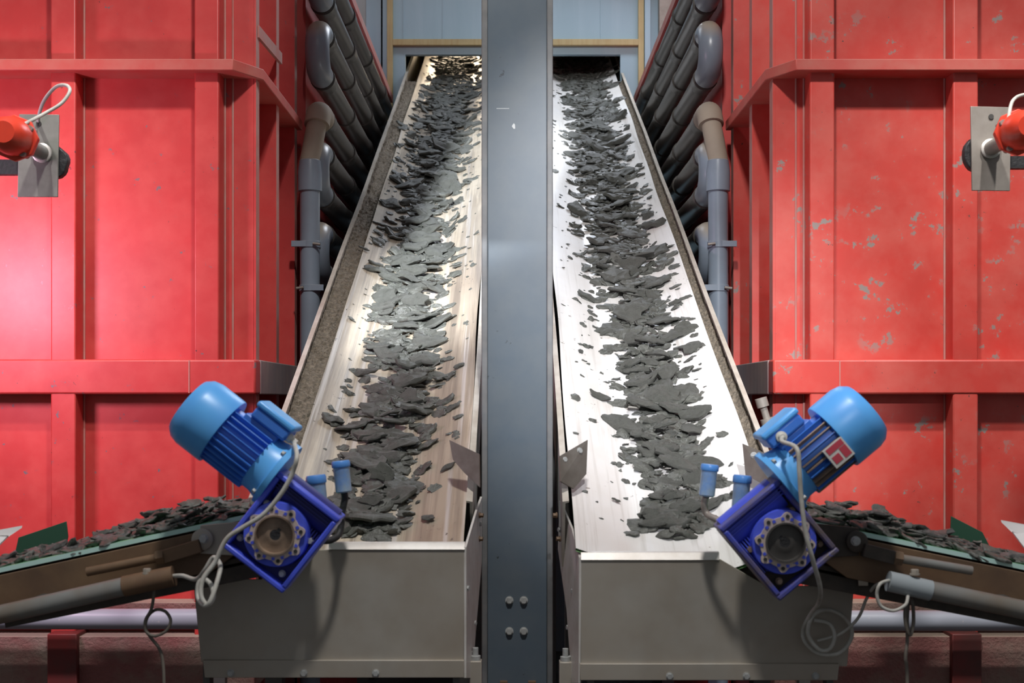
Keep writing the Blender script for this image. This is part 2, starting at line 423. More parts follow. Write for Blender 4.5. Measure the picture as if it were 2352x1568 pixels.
conv_l = conveyor(-1, 'left sloping belt conveyor with wide gritty left edge and tan stained belt')
conv_r = conveyor(1, 'right sloping belt conveyor with bright white belt')

# grit lying on the outer ledges
for s in (-1, 1):
    c = CONV[s]
    ua, ub = ((-0.31, c['ul'] + 0.01) if s < 0 else (c['ur'] - 0.006, 0.31))
    mb = MB(); nu, ny = 12, 420; vs = []
    for j in range(ny + 1):
        Y = 3.75 + (9.1 - 3.75) * j / ny
        for i in range(nu + 1):
            f = i / nu; u = ua + (ub - ua) * f
            w = 0.030 + 0.012 * noise.noise(Vector((u * 20, Y * 14, 1.3))) + 0.014 * noise.noise(Vector((u * 70, Y * 60, 4.1)))
            if s < 0: w += 0.018 * (1 - f)
            else: w += 0.020 * f
            w = max(w, 0.012)
            vs.append(bp(s, u, Y, w))
    fs = [(j * (nu + 1) + i, j * (nu + 1) + i + 1, (j + 1) * (nu + 1) + i + 1, (j + 1) * (nu + 1) + i) for j in range(ny) for i in range(nu)]
    # closed underside
    q = len(vs)
    vs += [bp(s, ua, 3.75, 0.0), bp(s, ub, 3.75, 0.0), bp(s, ub, 9.1, 0.0), bp(s, ua, 9.1, 0.0)]
    fs += [(q, q + 3, q + 2, q + 1)]
    mb.add(vs, fs)
    tag(mb.build('grit', M['grit'], smooth=False), 'brown gritty dirt packed along the %s conveyor edge' % ('left' if s < 0 else 'right'), 'grit', kind='stuff')

# ------------------------------------------------------------------ tail boxes (front of each conveyor), built as parts
# left
Yb = 3.5
def plate(pts, Y, th, name, m, parent, bev=0.0015):
    return MB().prism([W(x, y, Y) for x, y in pts], (0, th, 0)).build(name, m, parent, bev=bev)


fp = plate([(443, 1330), (600, 1330), (690, 1262), (1066, 1262), (1066, 1520), (462, 1520)], Yb, 0.006, 'tail_box_front', M['steel'], conv_l)
lip = MB()
lip.prism([W(755, 1262, Yb - 0.004), W(1068, 1262, Yb - 0.004), W(1068, 1246, Yb + 0.012), W(755, 1246, Yb + 0.012)], (0, 0.012, 0.002))
lip.build('tail_box_lip', M['steel_bright'], conv_l, bev=0.001)
bf = plate([(466, 1516), (1066, 1516), (1066, 1556), (470, 1556)], Yb - 0.012, 0.02, 'bottom_channel', M['steel'], conv_l)
for px in (530, 698, 863):
    MB().hexbolt(W(px, 1545, Yb - 0.012), (0, -1, 0), 0.008, 0.008).build('bolt', M['zinc'], bf)
sp = MB().prism([W(1066, 1256, 3.5), W(1090, 1175, 3.72), W(1103, 1140, 3.9), W(1102, 1290, 3.9), W(1089, 1440, 3.68), W(1080, 1556, 3.6), W(1066, 1556, 3.5)], (0.006, 0, 0)).build('tail_box_side', M['steel_bright'], conv_l)
for px, py, Y in ((1098, 1203, 3.82), (1086, 1430, 3.66), (1078, 1500, 3.6), (1070, 1350, 3.52)):
    MB().hexbolt(W(px, py, Y) + V(0.002, 0, 0), (0.9, -0.4, 0), 0.007, 0.008).build('bolt', M['zinc'], sp)
MB().box((W(465, 0, Yb).x, Yb + 0.006, 0), (W(480, 0, Yb).x, Yb + 0.05, H - 0.70)).build('tail_box_leg', M['steel_dark'], conv_l)
MB().box((W(1040, 0, Yb).x, Yb + 0.006, 0), (W(1055, 0, Yb).x, Yb + 0.05, H - 0.70)).build('tail_box_leg', M['steel_dark'], conv_l)
bk = MB()
p = W(1092, 1517, 3.58); bk.box((p.x - 0.017, 3.57, 0.6), (p.x + 0.017, 3.61, p.z)); ob = bk.build('adjuster_block', M['steel'], conv_l, bev=0.002)
MB().lathe([(0.014, 0), (0.014, 0.012), (0.008, 0.013), (0.008, 0.034)], p + V(0, 0.01, 0), (0, 0, 1), 12).build('adjuster_bolt', M['zinc'], ob)
# right
fp = plate([(1334, 1284), (1655, 1284), (1760, 1345), (1962, 1345), (1946, 1530), (1332, 1530)], Yb, 0.006, 'tail_box_front', M['steel'], conv_r)
lip = MB().prism([W(1334, 1286, Yb - 0.004), W(1652, 1286, Yb - 0.004), W(1652, 1268, Yb + 0.012), W(1334, 1268, Yb + 0.012)], (0, 0.012, 0.002))
lip.build('tail_box_lip', M['steel_bright'], conv_r, bev=0.001)
bf = plate([(1332, 1524), (1928, 1524), (1924, 1562), (1332, 1562)], Yb - 0.012, 0.02, 'bottom_channel', M['steel'], conv_r)
for px in (1538, 1714, 1873):
    MB().hexbolt(W(px, 1552, Yb - 0.012), (0, -1, 0), 0.008, 0.008).build('bolt', M['zinc'], bf)
for px in (1897, 1950):
    MB().lathe([(0.011, 0), (0.011, 0.012)], W(px, 1340, Yb + 0.003), (0, 0, 1), 8).build('bolt', M['zinc'], fp)
sp = MB().prism([W(1335, 1280, 3.5), W(1318, 1215, 3.66), W(1290, 1150, 3.9), W(1286, 1260, 3.9), W(1306, 1400, 3.68), W(1318, 1568, 3.56), W(1334, 1568, 3.5)], (-0.006, 0, 0)).build('tail_box_side', M['steel_bright'], conv_r)
for px, py, Y in ((1290, 1216, 3.84), (1321, 1357, 3.6), (1310, 1440, 3.66), (1316, 1510, 3.6)):
    MB().hexbolt(W(px, py, Y) + V(-0.003, 0, 0), (-0.9, -0.4, 0), 0.007, 0.008).build('bolt', M['zinc'], sp)
for px in (1350, 1900):
    MB().box((W(px, 0, Yb).x, Yb + 0.006, 0), (W(px + 15, 0, Yb).x, Yb + 0.05, H - 0.70)).build('tail_box_leg', M['steel_dark'], conv_r)
p = W(1299, 1519, 3.58); ob = MB().box((p.x - 0.017, 3.57, 0.6), (p.x + 0.017, 3.61, p.z)).build('adjuster_block', M['steel'], conv_r, bev=0.002)
MB().lathe([(0.014, 0), (0.014, 0.012), (0.008, 0.013), (0.008, 0.034)], p + V(0, 0.01, 0), (0, 0, 1), 12).build('adjuster_bolt', M['zinc'], ob)


def deflector(pts, parent, bolts):
    P = [W(*q) for q in pts]
    nrm = (P[1] - P[0]).cross(P[2] - P[0]).normalized()
    if nrm.y < 0: nrm = -nrm
    o = MB().prism(P, nrm * 0.005).build('deflector_plate', M['deflector'], parent)
    for q in bolts:
        MB().hexbolt(W(*q), -nrm, 0.008, 0.006).build('bolt', M['zinc'], o)


deflector([(1032, 1010, 3.82), (1100, 1042, 3.74), (1101, 1118, 3.70), (1066, 1085, 3.745), (1040, 1055, 3.79)], conv_l, [(1049, 1034, 3.80), (1086, 1057, 3.755)])
deflector([(1285, 1048, 3.74), (1350, 1010, 3.82), (1347, 1088, 3.79), (1318, 1122, 3.74), (1288, 1105, 3.71)], conv_r, [(1296, 1055, 3.75), (1331, 1035, 3.79)])
deflector([(1705, 1018, 3.84), (1795, 1056, 3.74), (1786, 1128, 3.70), (1712, 1090, 3.80)], conv_r, [(1731, 1045, 3.80), (1777, 1066, 3.755)])
for root, pts in ((conv_l, ((1107, 1183), (1106, 1237))), (conv_r, ((1273, 1183), (1281, 1237)))):
    for px, py in pts:
        MB().hexbolt(W(px + (6 if px > 1176 else -6), py, 3.8), (-1 if px > 1176 else 1, -0.2, 0), 0.007, 0.012).build('bolt', M['brown'], root)
p = W(1768, 935, 4.3)
MB().lathe([(0.02, 0), (0.02, 0.03), (0.012, 0.03), (0.012, 0.07), (0.022, 0.07), (0.022, 0.1)], p + V(-0.03, 0, 0.03), (0.3, 0, -1), 14).build('hose_fitting', M['plate_beige'], conv_r)


# ------------------------------------------------------------------ red bins
def bin_(label, red):
    Yf, Yr = 4.83, 4.92
    XC = -0.964; XW = -1.05; XE = -3.3
    root = thing('sludge_bin', label, 'bin', (-2.1, 5.3, 0))
    zT = H + 2.6
    z_b0, z_b1 = W(0, 905, Yf).z, W(0, 825, Yf).z
    zl = H - 0.80
    p = MB()
    p.box((XE, Yr, 0.5), (XC - 0.01, Yr + 0.012, zT)); p.box((XW - 0.012, Yr + 0.0125, 0.5), (XW, 5.849, zT)); p.box((XE, 5.85, 0.5), (XW - 0.0, 5.86, zT))
    p.build('shell', red, root, smooth=False)
    for a, c in ((116, 174), (446, 503), (-330, -270)):
        xa, xb = W(a, 0, Yf).x, W(c, 0, Yf).x
        MB().box((xa, Yf, 0), (xb, Yr, zT)).build('front_stiffener', red, root, bev=0.006)
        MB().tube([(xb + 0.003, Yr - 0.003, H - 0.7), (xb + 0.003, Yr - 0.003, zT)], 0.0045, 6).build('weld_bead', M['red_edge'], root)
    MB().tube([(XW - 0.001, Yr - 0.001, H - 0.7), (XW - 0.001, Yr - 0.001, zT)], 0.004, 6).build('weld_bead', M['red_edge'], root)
    for i, Y in enumerate((4.922, 5.345, 5.795)):
        mb = MB(); mb.box((XW, Y, 0.35), (XC, Y + 0.062, zT))
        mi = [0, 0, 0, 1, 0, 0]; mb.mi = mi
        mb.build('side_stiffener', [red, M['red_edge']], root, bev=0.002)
    # lower band
    mb = MB()
    mb.box((XE, Yf - 0.004, z_b0), (-0.947, Yr, z_b1))
    mb.build('band', red, root, bev=0.008)
    mb = MB(); mb.box((XW, Yr, z_b0), (-0.945, 5.86, z_b1)); mb.build('side_band', M['bare'], root, bev=0.004)
    xs = W(435, 0, Yf).x
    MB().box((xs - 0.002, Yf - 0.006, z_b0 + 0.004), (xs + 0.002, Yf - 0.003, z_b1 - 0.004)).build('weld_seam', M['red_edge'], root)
    # upper flange ring with a chamfered corner
    za, zb_ = W(0, 161, 4.79).z, W(0, 135, 4.79).z
    pl = [(XE, 4.79), (-1.024, 4.79), (-0.940, 4.94), (-0.940, 5.86), (XW, 5.86), (XW, Yr), (XE, Yr)]
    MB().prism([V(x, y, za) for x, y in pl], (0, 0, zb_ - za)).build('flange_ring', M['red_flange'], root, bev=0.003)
    # base: ledge, beam, feet
    MB().box((XE, 4.82, H - 0.80), (XC, Yr, H - 0.745)).build('ledge', M['ledge'], root, bev=0.003)
    MB().box((XE, 4.79, H - 1.06), (XC + 0.02, 5.0, H - 0.864)).build('base_beam', M['ledge'], root, bev=0.003)
    MB().box((XE, 4.90, 0), (XC, 5.86, H - 1.06)).build('plinth', M['red_dark'], root)
    for a, c in ((108, 176), (-330, -270)):
        xa, xb = W(a, 0, 4.76).x, W(c, 0, 4.76).x
        MB().box((xa, 4.76, 0), (xb, 4.9, H - 0.85)).build('foot', M['red_dark'], root, bev=0.004)
    return root


TX = IDENT
bl = bin_('tall red steel bin on the left with pinkish lit front', M['red'])
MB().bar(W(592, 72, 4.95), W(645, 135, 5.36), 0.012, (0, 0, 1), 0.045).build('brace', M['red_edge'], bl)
FLIP = lambda v: Vector((-v.x + 0.018, v.y, v.z))
TX = FLIP
br = bin_('tall red steel bin on the right with many grey scuffs', M['red_worn'])
TX = IDENT


def rear_bin(label):
    root = thing('rear_bin', label, 'bin', (-1.6, 7.5, 0))
    MB().box((-2.6, 5.98, 0), (-0.945, 8.98, H + 2.0)).build('shell', M['red'], root, smooth=False)
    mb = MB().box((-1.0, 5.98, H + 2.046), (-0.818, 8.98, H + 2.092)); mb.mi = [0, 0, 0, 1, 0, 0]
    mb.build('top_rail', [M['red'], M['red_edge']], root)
    MB().box((-2.6, 5.98, H + 2.0), (-0.945, 8.98, H + 2.046)).build('rim', M['red'], root)


rear_bin('lower red bin behind the left pipe coil'); TX = FLIP
rear_bin('lower red bin behind the right pipe coil'); TX = IDENT


# ------------------------------------------------------------------ pipe coils
def coil(label):
    root = thing('pipe_coil', label, 'pipework', (-0.86, 5.9, 0))
    PX = -0.862; R = 0.050; Y0, Y1 = 5.93, 9.0
    rows = [H + z for z in (1.983, 1.81, 1.65, 1.467, 1.28, 1.11, 0.93, 0.75, 0.57, 0.39)]
    for z in rows:
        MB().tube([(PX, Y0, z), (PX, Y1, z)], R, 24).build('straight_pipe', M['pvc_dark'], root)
        for Y in (6.06, 6.84, 7.68, 8.5):
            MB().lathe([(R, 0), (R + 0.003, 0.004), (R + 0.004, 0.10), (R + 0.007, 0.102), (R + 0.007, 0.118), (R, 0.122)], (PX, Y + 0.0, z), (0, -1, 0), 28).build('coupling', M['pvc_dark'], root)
    for a, c_ in ((0, 1), (2, 3), (5, 6), (7, 8)):
        za, zc = rows[a], rows[c_]; zm = (za + zc) / 2; r = (za - zc) / 2
        pth = [V(PX, Y0 - 0.02, za)] + [V(PX, Y0 - 0.05 - 0.10 * math.cos(q), zm + r * math.sin(q)) for q in [PI / 2 - PI * i / 16 for i in range(17)]] + [V(PX, Y0 - 0.02, zc)]
        MB().tube(pth, R + 0.004, 24).build('return_bend', M['pvc'], root)
    # take-off: row 4 turns down into the down pipe
    z = rows[4]
    el = smoothpath([V(PX, Y0 + 0.02, z), V(PX, 5.86, z + 0.002), V(PX, 5.815, z - 0.012), V(PX - 0.003, 5.79, z - 0.06)], 6)
    MB().tube(el, R + 0.006, 24).build('elbow', M['pvc_dusty'], root)
    MB().tube(smoothpath([V(PX - 0.002, 5.80, z - 0.04), V(PX - 0.012, 5.77, z - 0.12), W(709, 390, 5.73), W(712, 420, 5.73)], 6), 0.044, 24).build('sloping_pipe', M['pvc_dusty'], root)
    p = W(712, 370, 5.73)
    o = W(712, 440, 5.73)
    MB().lathe([(0.044, 0.0), (0.0525, 0.002), (0.053, 0.085), (0.046, 0.135), (0.040, 0.14)], o, (0, 0, 1), 28).build('socket', M['pvc_clean'], root)
    MB().tube([(o.x, o.y, o.z + 0.03), (o.x, o.y, 0.2)], 0.0435, 28).build('down_pipe', M['pvc_clean'], root)
    for py, left in ((562, True), (662, False)):
        q = W(712, py, 5.73)
        mb = MB(); mb.lathe([(0.044, -0.014), (0.0475, -0.014), (0.0475, 0.014), (0.044, 0.014)], (q.x, q.y, q.z), (0, 0, 1), 28)
        if left: mb.box((q.x - 0.075, q.y - 0.046, q.z - 0.013), (q.x + 0.0, q.y - 0.030, q.z + 0.013))
        else: mb.box((q.x - 0.0, q.y - 0.046, q.z - 0.013), (q.x + 0.065, q.y - 0.030, q.z + 0.013))
        cl = mb.build('pipe_clamp', M['pvc_clean'], root, bev=0.001)
        d = 0.02 if left else -0.02
        MB().tube([(q.x + d, q.y - 0.052, q.z), (q.x + d * 2.6, q.y - 0.050, q.z - 0.004)], 0.006, 10).build('clamp_screw', M['plate_beige'], cl)
    MB().box((PX - 0.055, 8.2, 0), (PX + 0.0, 8.26, rows[0])).build('support', M['steel_dark'], root)
    # hanging sleeve rags where the pipes meet the conveyor
    for i in range(1, 9):
        z = rows[i]; Y = 8.75 - 0.32 * i
        if Y < 6.1: continue
        MB().box((PX + 0.052, Y, z - 0.09), (PX + 0.085, Y + 0.004, z - 0.02)).build('pipe_hanger', M['steel_dark'], root)
    return root


coil('grey plastic pipe coil with dusty bends beside the left conveyor'); TX = FLIP
coil('grey plastic pipe coil with dusty bends beside the right conveyor'); TX = IDENT

# ------------------------------------------------------------------ water pipes along the bins
for s, lab in ((-1, 'thick lilac grey pipe along the foot of the left bin'), (1, 'thick pale grey pipe along the foot of the right bin')):
    TX = IDENT if s < 0 else (lambda v: Vector((-v.x, v.y, v.z - 0.006)))
    root = thing('water_pipe', lab, 'pipe', (-1.6, 4.66, 0))
    z = W(0, 1421, 4.66).z
    MB().tube([(-3.2, 4.66, z), (-1.0, 4.66, z)], 0.0365, 28).build('pipe', M['water'], root)
    for x in (-1.04, -2.4, -3.0):
        MB().box((x - 0.02, 4.64, 0), (x + 0.02, 4.68, z - 0.03)).build('stand', M['steel_dark'], root)
TX = IDENT


# ------------------------------------------------------------------ feed conveyors
def feed(mir, gx, gy, slope, label, P):
    """gx, gy: gear centre in left-hand pixels; P: pixel layout in left-hand pixels."""
    global TX
    TX = IDENT if not mir else (lambda v: Vector((-v.x, v.y, v.z)))
    G = W(gx, gy, 3.2)
    th = math.atan(slope); d = Vector((math.cos(th), 0, math.sin(th))); n = Vector((-math.sin(th), 0, math.cos(th)))
    root = thing('feed_conveyor', label, 'conveyor', (G.x - 0.6, 3.5, 0))
    Ya, Yb_ = 3.335, 3.64

    def q(t, nn, Y):
        p = Vector((G.x, 0, G.z)) + d * t + n * nn; p.y = Y; return p
    # belt loop
    R0, R1 = 0.046, 0.058
    outer = [(-2.3, R1)] + [(-0.2 * i, R1) for i in range(11, 0, -1)] + [(R1 * math.sin(a), R1 * math.cos(a)) for a in [PI * i / 16 for i in range(17)]] + [(-0.2 * i, -R1) for i in range(1, 12)] + [(-2.3, -R1)]
    inner = [(t_ * (R0 / R1) if t_ > 0 else t_, nn * R0 / R1) for t_, nn in outer]
    k = len(outer); vs = [q(t_, nn, Ya) for t_, nn in outer] + [q(t_, nn, Ya) for t_, nn in inner] + [q(t_, nn, Yb_) for t_, nn in outer] + [q(t_, nn, Yb_) for t_, nn in inner]
    fs = []; mi = []
    for i in range(k - 1):
        e_ = 1 if i < 16 else 2
        fs += [(i, i + 1, k + i + 1, k + i), (2 * k + i, 3 * k + i, 3 * k + i + 1, 2 * k + i + 1)]; mi += [e_, e_]
        fs += [(i, 2 * k + i, 2 * k + i + 1, i + 1), (k + i, k + i + 1, 3 * k + i + 1, 3 * k + i)]; mi += [0 if i < 30 else 2, 2]
    MB().add(vs, fs, mi).build('belt', [M['green'], M['belt_line'], M['mud_and_shade']], root)  # underside and return run coloured dark for the shade below
    MB().tube([q(0, 0, Ya + 0.005), q(0, 0, Yb_ - 0.005)], R0 - 0.001, 24).build('head_pulley', M['steel_dark'], root)
    MB().tube([q(0, 0, 3.17), q(0, 0, Ya + 0.01)], 0.013, 16).build('shaft', M['rust'], root)
    for Y in (3.318, Yb_ + 0.005):
        MB().prism([q(-2.3, 0.040, Y), q(-0.10, 0.040, Y), q(-0.10, -0.02, Y), q(-0.2, -0.064, Y), q(-2.3, -0.064, Y)], (0, 0.012, 0)).build('side_plate', M['brown'], root, bev=0.0015)
    MB().prism([q(-2.3, -0.03, Ya + 0.02), q(-0.3, -0.03, Ya + 0.02), q(-0.3, -0.075, Ya + 0.02), q(-2.3, -0.075, Ya + 0.02)], (0, 0.3, 0))
    MB().prism([q(-0.75, -0.066, Ya), q(-0.08, -0.066, Ya), q(-0.08, -0.105, Ya), q(-0.75, -0.095, Ya)], (0, 0.14, 0)).build('under_shade_block', M['mud_and_shade'], root)  # dark block added to stand for shade under the feed belt

    # bearing plate that carries the head roller
    pp = P['roller']
    MB().prism([W(pp[0] - 8, pp[1] - 30, 3.305), W(pp[0] + 95, pp[1] - 40, 3.305), W(pp[0] + 95, pp[1] + 40, 3.305), W(pp[0] - 8, pp[1] + 34, 3.305)], (0, 0.010, 0)).build('bearing_plate', M['steel'] if not mir else M['mud_and_shade'], root, bev=0.001)
    ro = MB().lathe([(0.026, 0), (0.027, 0.004), (0.027, 0.018), (0.020, 0.022)], W(pp[0], pp[1], 3.31), (0, -1, 0), 28).build('side_roller', M['steel'] if not mir else M['mud_and_shade'], root)
    MB().hexbolt(W(pp[0], pp[1], 3.288), (0, -1, 0), 0.010, 0.010).build('roller_bolt', M['zinc'], ro)
    # tensioner
    a, c_ = P['rod']
    rod = MB().tube([W(*a, 3.285), W(*c_, 3.285)], 0.0115, 16).build('tension_rod', M['tube'] if mir else M['brown'], root)
    c1 = P['nut']
    dv = (W(*c_, 3.285) - W(*a, 3.285)).normalized()
    MB().lathe([(0.019, 0), (0.019, 0.02)], W(*c1, 3.285) - dv * 0.01, dv, 6).build('tension_nut', M['brown'], rod)
    a, c_ = P['block']
    MB().bar(W(*a, 3.29), W(*c_, 3.29), 0.03, (0, 0, 1), 0.034).build('tension_block', M['brown'] if not mir else M['mud_and_shade'], root, bev=0.002)
    a, c_ = P['tube']
    MB().tube([W(*a, 3.24), W(*c_, 3.24)], 0.0235, 24).build('lower_tube', M['tube'], root)
    a, c_ = P['sleeve']
    MB().tube([W(*a, 3.24), W(*c_, 3.24)], 0.0255, 24).build('tube_sleeve', M['sleeve'] if mir else M['brown'], root)
    MB().hexbolt(W(*P['stud'], 3.235), (0, 0, 1), 0.010, 0.014).build('stud', M['steel'], root)
    a, c_ = P['tube']
    for f in (0.2, 0.7):
        m_ = W(a[0] + (c_[0] - a[0]) * f, a[1] + (c_[1] - a[1]) * f, 3.24)
        MB().box((m_.x - 0.012, 3.26, m_.z - 0.01), (m_.x + 0.012, 3.34, m_.z + 0.02)).build('tube_bracket', M['steel_dark'], root)
    sk = P['skirt']
    MB().prism([W(x, y, 3.66) for x, y in sk], (0, 0.006, 0)).build('skirt_plate', M['green_plate'], root, bev=0.001)
    lp = P['hopper']
    MB().prism([W(*x) for x in lp], (0, 0.004, 0.006)).build('hopper_lip', M['white_sheet'], root)
    for x in (G.x - 1.62, G.x - 2.1):
        t_ = (x - G.x) / math.cos(th)
        z = q(t_, -0.07, 0).z
        for Y in (3.37, 3.64):
            MB().box((x - 0.02, Y - 0.02, 0), (x + 0.02, Y + 0.02, z)).build('leg', M['steel_dark'], root)
    TX = IDENT
    return q


LAY = dict(roller=(468, 1237), rod=((200, 1313), (365, 1280)), nut=(369, 1279), block=((376, 1278), (462, 1252)), tube=((-420, 1506), (300, 1343)),
           sleeve=((285, 1346), (400, 1322)), stud=(338, 1318), skirt=[(42, 1234), (152, 1197), (156, 1232), (150, 1262), (30, 1290)],
           hopper=[(-60, 1232, 3.45), (50, 1212, 3.62), (20, 1232, 3.60), (-10, 1262, 3.45), (-60, 1275, 3.4)])
q_l = feed(False, 632, 1228, 0.216, 'left side feed conveyor rising toward the clean blue gear motor', LAY)
LAY_R = dict(roller=(387, 1242), rod=((120, 1310), (292, 1281)), nut=(290, 1281), block=((298, 1280), (370, 1262)), tube=((-420, 1489), (225, 1353)),
             sleeve=((215, 1356), (312, 1334)), stud=(251, 1320), skirt=[(95, 1222), (167, 1185), (169, 1232), (150, 1262), (60, 1290)],
             hopper=[(-60, 1220, 3.45), (52, 1199, 3.64), (28, 1222, 3.60), (-2, 1262, 3.45), (-60, 1275, 3.4)])
q_r = feed(True, 549, 1245, 0.207, 'right side feed conveyor rising toward the muddy blue gear motor', LAY_R)
# hanger strap and stub under the right feed conveyor
fr = [o for o in COL.objects if o.name.startswith('feed_conveyor')][-1]
MB().prism([W(1970, 1298, 3.32), W(1996, 1296, 3.32), W(1994, 1345, 3.32), W(1972, 1345, 3.32)], (0, 0.006, 0)).build('hanger_strap', M['steel'], fr, bev=0.001)


# ------------------------------------------------------------------ gear motors
def gear_motor(mir, gx, gy, ang, label, dirty):
    global TX
    TX = IDENT if not mir else (lambda v: Vector((-v.x, v.y, v.z)))
    Yc = 3.13; sc = Yc / F
    G = W(gx, gy, Yc)
    ca, sa = math.cos(ang), math.sin(ang)
    A = Vector((-ca, 0, sa)); B = Vector((sa, 0, ca))

    def q(a, b_, dep):
        return G + A * (a * sc) + B * (b_ * sc) + Vector((0, dep, 0))
    root = thing('gear_motor', label, 'motor', G + Vector((0, 0.05, 0)))
    paint = M['blue_dirty'] if dirty else M['blue_gear']
    a0, a1, b0, b1, w = -96, 84, -97, 120, 13
    # housing: open box frame with a recessed back and ribs
    mb = MB()

    def bx(aa, ab, ba, bb, d0, d1, mi=0):
        mb.prism([q(aa, ba, d0), q(ab, ba, d0), q(ab, bb, d0), q(aa, bb, d0)], (0, d1 - d0, 0), mi)
    bx(a0, a1, b0, b0 + w, 0, .115); bx(a0, a1, b1 - w, b1, 0, .115); bx(a0, a0 + w, b0 + w, b1 - w, 0, .115); bx(a1 - w, a1, b0 + w, b1 - w, 0, .115)
    hs = mb.build('housing', paint, root, bev=0.004)
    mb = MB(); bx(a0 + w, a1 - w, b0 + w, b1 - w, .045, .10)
    mb.build('housing_back', M['mud_and_shade'] if dirty else M['navy'], root)
    mb = MB()
    for i in range(4):
        c = 84 + i * 7.5
        bx(a0 + w, a1 - w, c, c + 3, .02, .05)
    for i in range(4):
        c = a0 + w + 3 + i * 7
        bx(c, c + 3, -30, 60, .025, .05)
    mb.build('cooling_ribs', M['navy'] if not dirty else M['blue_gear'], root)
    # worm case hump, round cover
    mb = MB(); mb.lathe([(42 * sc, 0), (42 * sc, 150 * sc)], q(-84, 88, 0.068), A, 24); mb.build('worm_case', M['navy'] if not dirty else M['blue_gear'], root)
    MB().lathe([(78 * sc, 0.0), (78 * sc, 0.012), (74 * sc, 0.040), (60 * sc, 0.042)], q(0, 0, 0.046), (0, -1, 0), 40).build('cover_disc', M['blue_gear'], root)
    # lobed ring with bolt holes
    n = 96; lob = 8
    ring = MB(); vs = []
    for j, dep in enumerate((-0.004, 0.012)):
        for i in range(n):
            a = 2 * PI * i / n
            r = 61 + 9 * max(-0.3, math.cos(lob * a))
            vs.append(q(r * math.cos(a), r * math.sin(a), dep))
    for j, dep in enumerate((-0.004, 0.012)):
        for i in range(n):
            a = 2 * PI * i / n
            vs.append(q(45 * math.cos(a), 45 * math.sin(a), dep))
    fs = []
    for i in range(n):
        k_ = (i + 1) % n
        fs += [(i, k_, 2 * n + k_, 2 * n + i), (i, n + i, n + k_, k_), (2 * n + i, 2 * n + k_, 3 * n + k_, 3 * n + i), (n + i, 3 * n + i, 3 * n + k_, n + k_)]
    ring.add(vs, fs)
    rg = ring.build('lobed_ring', M['tan_paint'], root)
    for i in range(lob):
        a = 2 * PI * i / lob
        MB().lathe([(4.5 * sc, 0), (4.5 * sc, 0.002)], q(60 * math.cos(a), 60 * math.sin(a), -0.004), (0, -1, 0), 12).build('bolt_hole', M['black'], rg)
    mb = MB(); blocks = []
    for i in range(16):
        a = 2 * PI * (i + 0.5) / 16
        c, d_ = math.cos(a), math.sin(a)
        mb.prism([q(51 * c - 4 * d_, 51 * d_ + 4 * c, -0.0055), q(58 * c - 3 * d_, 58 * d_ + 3 * c, -0.0055), q(58 * c + 3 * d_, 58 * d_ - 3 * c, -0.0055), q(51 * c + 4 * d_, 51 * d_ - 4 * c, -0.0055)], (0, 0.002, 0))
    mb.build('ring_pocket', M['blue_gear'], rg)
    MB().lathe([(46 * sc, 0.0), (46 * sc, 0.026), (42.5 * sc, 0.026), (41 * sc, 0.0125), (24 * sc, 0.0125), (20 * sc, 0.0145), (12.5 * sc, 0.0145), (11 * sc, 0.0115)], q(0, 0, 0.014), (0, -1, 0), 40).build('hub', M['rust'] if not dirty else M['steel_dark'], root)
    mb = MB(); mb.lathe([(13 * sc, 0), (13 * sc, 0.001)], q(0, 0, 0.0006), (0, -1, 0), 28)
    mb.prism([q(-4, 8, -0.0012), q(4, 8, -0.0012), q(4, 18, -0.0012), q(-4, 18, -0.0012)], (0, 0.0012, 0))
    mb.build('bore', M['black'], root)
    for a_, b_ in ((62, 40), (-70, 34), (62, -60), (-66, -66)):
        MB().hexbolt(q(a_, b_, 0.03), (0, -1, 0), 0.007, 0.012).build('cover_bolt', M['zinc'] if not dirty else M['rust'], root)
    # motor
    AX = 103; dm = 0.066

    def r_(x): return x * sc
    o = q(0, AX, dm)
    MB().lathe([(r_(84), r_(82)), (r_(84), r_(96)), (r_(76), r_(98)), (r_(70), r_(120)), (r_(70), r_(140)), (r_(50), r_(141))], o, A, 40).build('motor_flange', M['blue_light'], root)
    for i in range(4):
        a = PI / 4 + i * PI / 2
        side = B * math.cos(a) + Vector((0, -1, 0)) * math.sin(a)
        MB().hexbolt(o + A * r_(98) + side * r_(77), A, 0.006, 0.008).build('flange_bolt', M['zinc'], root)
    MB().lathe([(r_(66), r_(138)), (r_(66), r_(262))], o, A, 40).build('motor_body', M['blue'] if not dirty else M['blue'], root)
    for i in range(30):
        a = 2 * PI * i / 30 + 0.05
        rad = B * math.cos(a) + Vector((0, -1, 0)) * math.sin(a)
        if math.cos(a) > 0.80: continue
        tn = A.cross(rad)
        mb = MB().prism([o + A * r_(140) + rad * r_(60) + tn * r_(1.7), o + A * r_(140) + rad * r_(60) - tn * r_(1.7), o + A * r_(140) + rad * r_(79) - tn * r_(1.3), o + A * r_(140) + rad * r_(79) + tn * r_(1.3)], A * r_(116))
        mb.build('cooling_fin', M['blue'] if not (dirty and math.sin(a) > -0.2 and i % 3) else M['rust'], root)
    MB().lathe([(r_(70), r_(250)), (r_(86), r_(250)), (r_(87), r_(256)), (r_(87), r_(318)), (r_(82), r_(338)), (r_(70), r_(352)), (r_(45), r_(357)), (r_(20), r_(358))], o, A, 44).build('fan_cover', M['blue_light'], root)
    # terminal box
    mb = MB()

    def bx2(aa, ab, ba, bb, d0, d1):
        mb.prism([q(aa, ba, d0), q(ab, ba, d0), q(ab, bb, d0), q(aa, bb, d0)], (0, d1 - d0, 0))
    bx2(134, 228, 160, 178, dm - .045, dm + .045)
    mb.build('terminal_base', M['blue'], root, bev=0.003)
